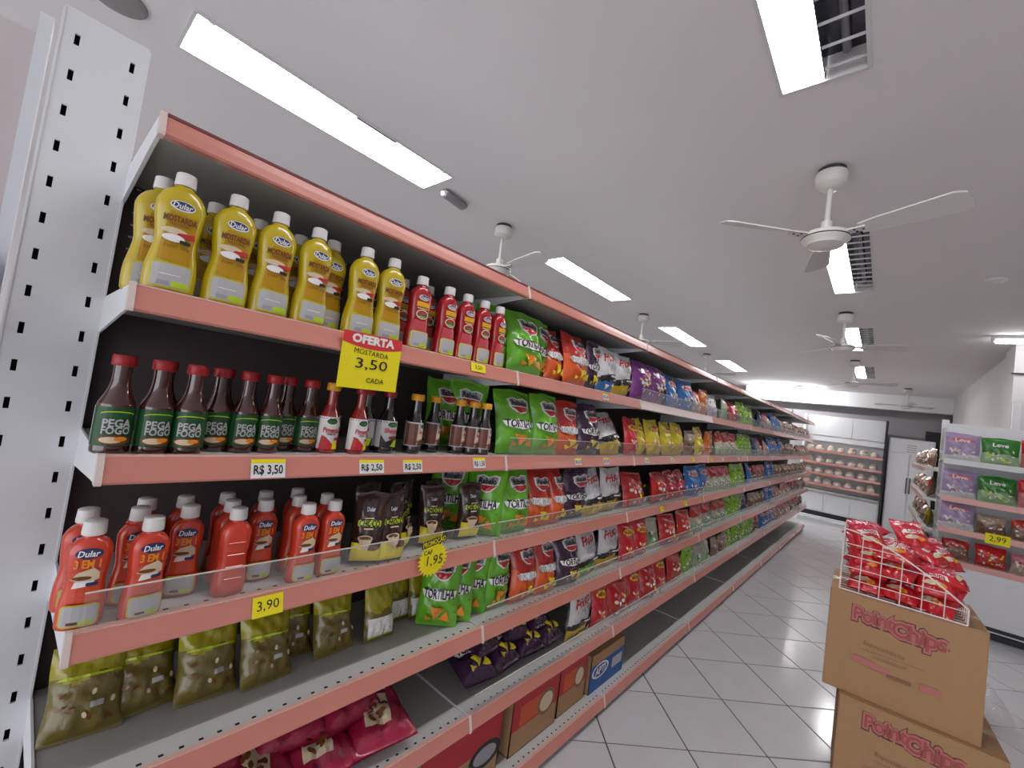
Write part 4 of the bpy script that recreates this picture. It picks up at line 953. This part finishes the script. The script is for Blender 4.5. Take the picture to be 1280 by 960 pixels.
for x in (-1.28, -.84, -.42): rp('cabinet_door', MB().cbox(x, x+.40, 11.255, 11.268, .14, .50, .004, 'white_metal'))
rp('plinth', MB().box(-1.30, .0, 11.30, 11.52, 0, .12, 'dark_metal'))
rp('kerb', MB().box(-1.35, .0, 11.16, 11.24, .0, .03, 'white_metal'))
M('tray_white', '#d8d4d0', .35); M('tray_brown', '#c2aa98', .5, noise=.2, nscale=60); M('film', '#e4e2e0', .12, coat=.6)
tr = MB().lathe([(.062,.055,0),(.075,.066,.012),(.078,.069,.03)], 'tray_white', 20).mesh('tray', True)
td = MB().lathe([(.072,.063,.026),(.07,.062,.05),(.05,.045,.075),(.02,.018,.084)], 'tray_brown', 20).mesh('contents', True)
ring = MB().lathe([(.078,.069,.028),(.081,.072,.032),(.078,.069,.037)], 'film', 20).mesh('film_rim', True)
for k, z in enumerate(BZ):
    for i in range(7):
        q = thing('bakery_tray', 'pale round bakery pack on wall shelving, %s shelf, %s from left' % (['top', 'second', 'third', 'lowest'][k], ORD[i+1]), 'food pack', (-1.20+i*.178+random.uniform(-.015, .015), 11.38, z+.0005), (0, 0, random.uniform(0, 3)), 'bakery packs on the wall shelving')
        for nm, me in (('tray', tr), ('contents', td), ('film_rim', ring)): put(nm, me, q)
        q.scale = (1, 1, random.uniform(1, 1.7))
r = thing('white_cabinet', 'tall white cabinet with a paper notice beside the wall shelving', 'cabinet', (.37, 11.5, 0)); off = (-.37, -11.5, 0)
rp('body', MB().cbox(.07, .72, 11.30, 11.75, 0, 1.84, .01, 'white_metal'))
d = rp('door', MB().cbox(.09, .38, 11.285, 11.298, .08, 1.55, .004, 'white_metal')); rp('handle', MB().box(.355, .37, 11.27, 11.285, .8, 1.1, 'dark_metal'), d)
d = rp('door', MB().cbox(.40, .70, 11.285, 11.298, .08, 1.55, .004, 'white_metal')); rp('handle', MB().box(.405, .42, 11.27, 11.285, .8, 1.1, 'dark_metal'), d)
rp('top_panel', MB().cbox(.09, .70, 11.285, 11.298, 1.57, 1.82, .004, 'white_metal'))
D = Dec(0)
for k in range(4): D.rect(-.07, -.05-.04*k, .07, -.035-.04*k, 'silver_ink')
flatsheet('paper_notice', .18, .21, D, (.40, 11.282, 1.76), (0, 0, 0), 'white paper notice with grey lines taped on the white cabinet', 'notice', 'paper_white')
slab('door_1', .60, .90, 11.80, 11.85, 0, 2.05, 'dark_metal', 'dark doorway in the grey back wall')

# clear plastic bag on the floor behind the boxes
me, fn = bag_mesh(.20, .28, .10, 77, lambda u, v: 'white', 'white')
me.materials.clear(); me.materials.append(M('clear_film', '#cfd0d4', alpha=.16))
o = put('plastic_bag', me, None, (.58, 3.80, .05), (-1.15, 0, .4)); tag(o, 'crumpled clear plastic bag on the floor right of the cardboard boxes', 'plastic bag')
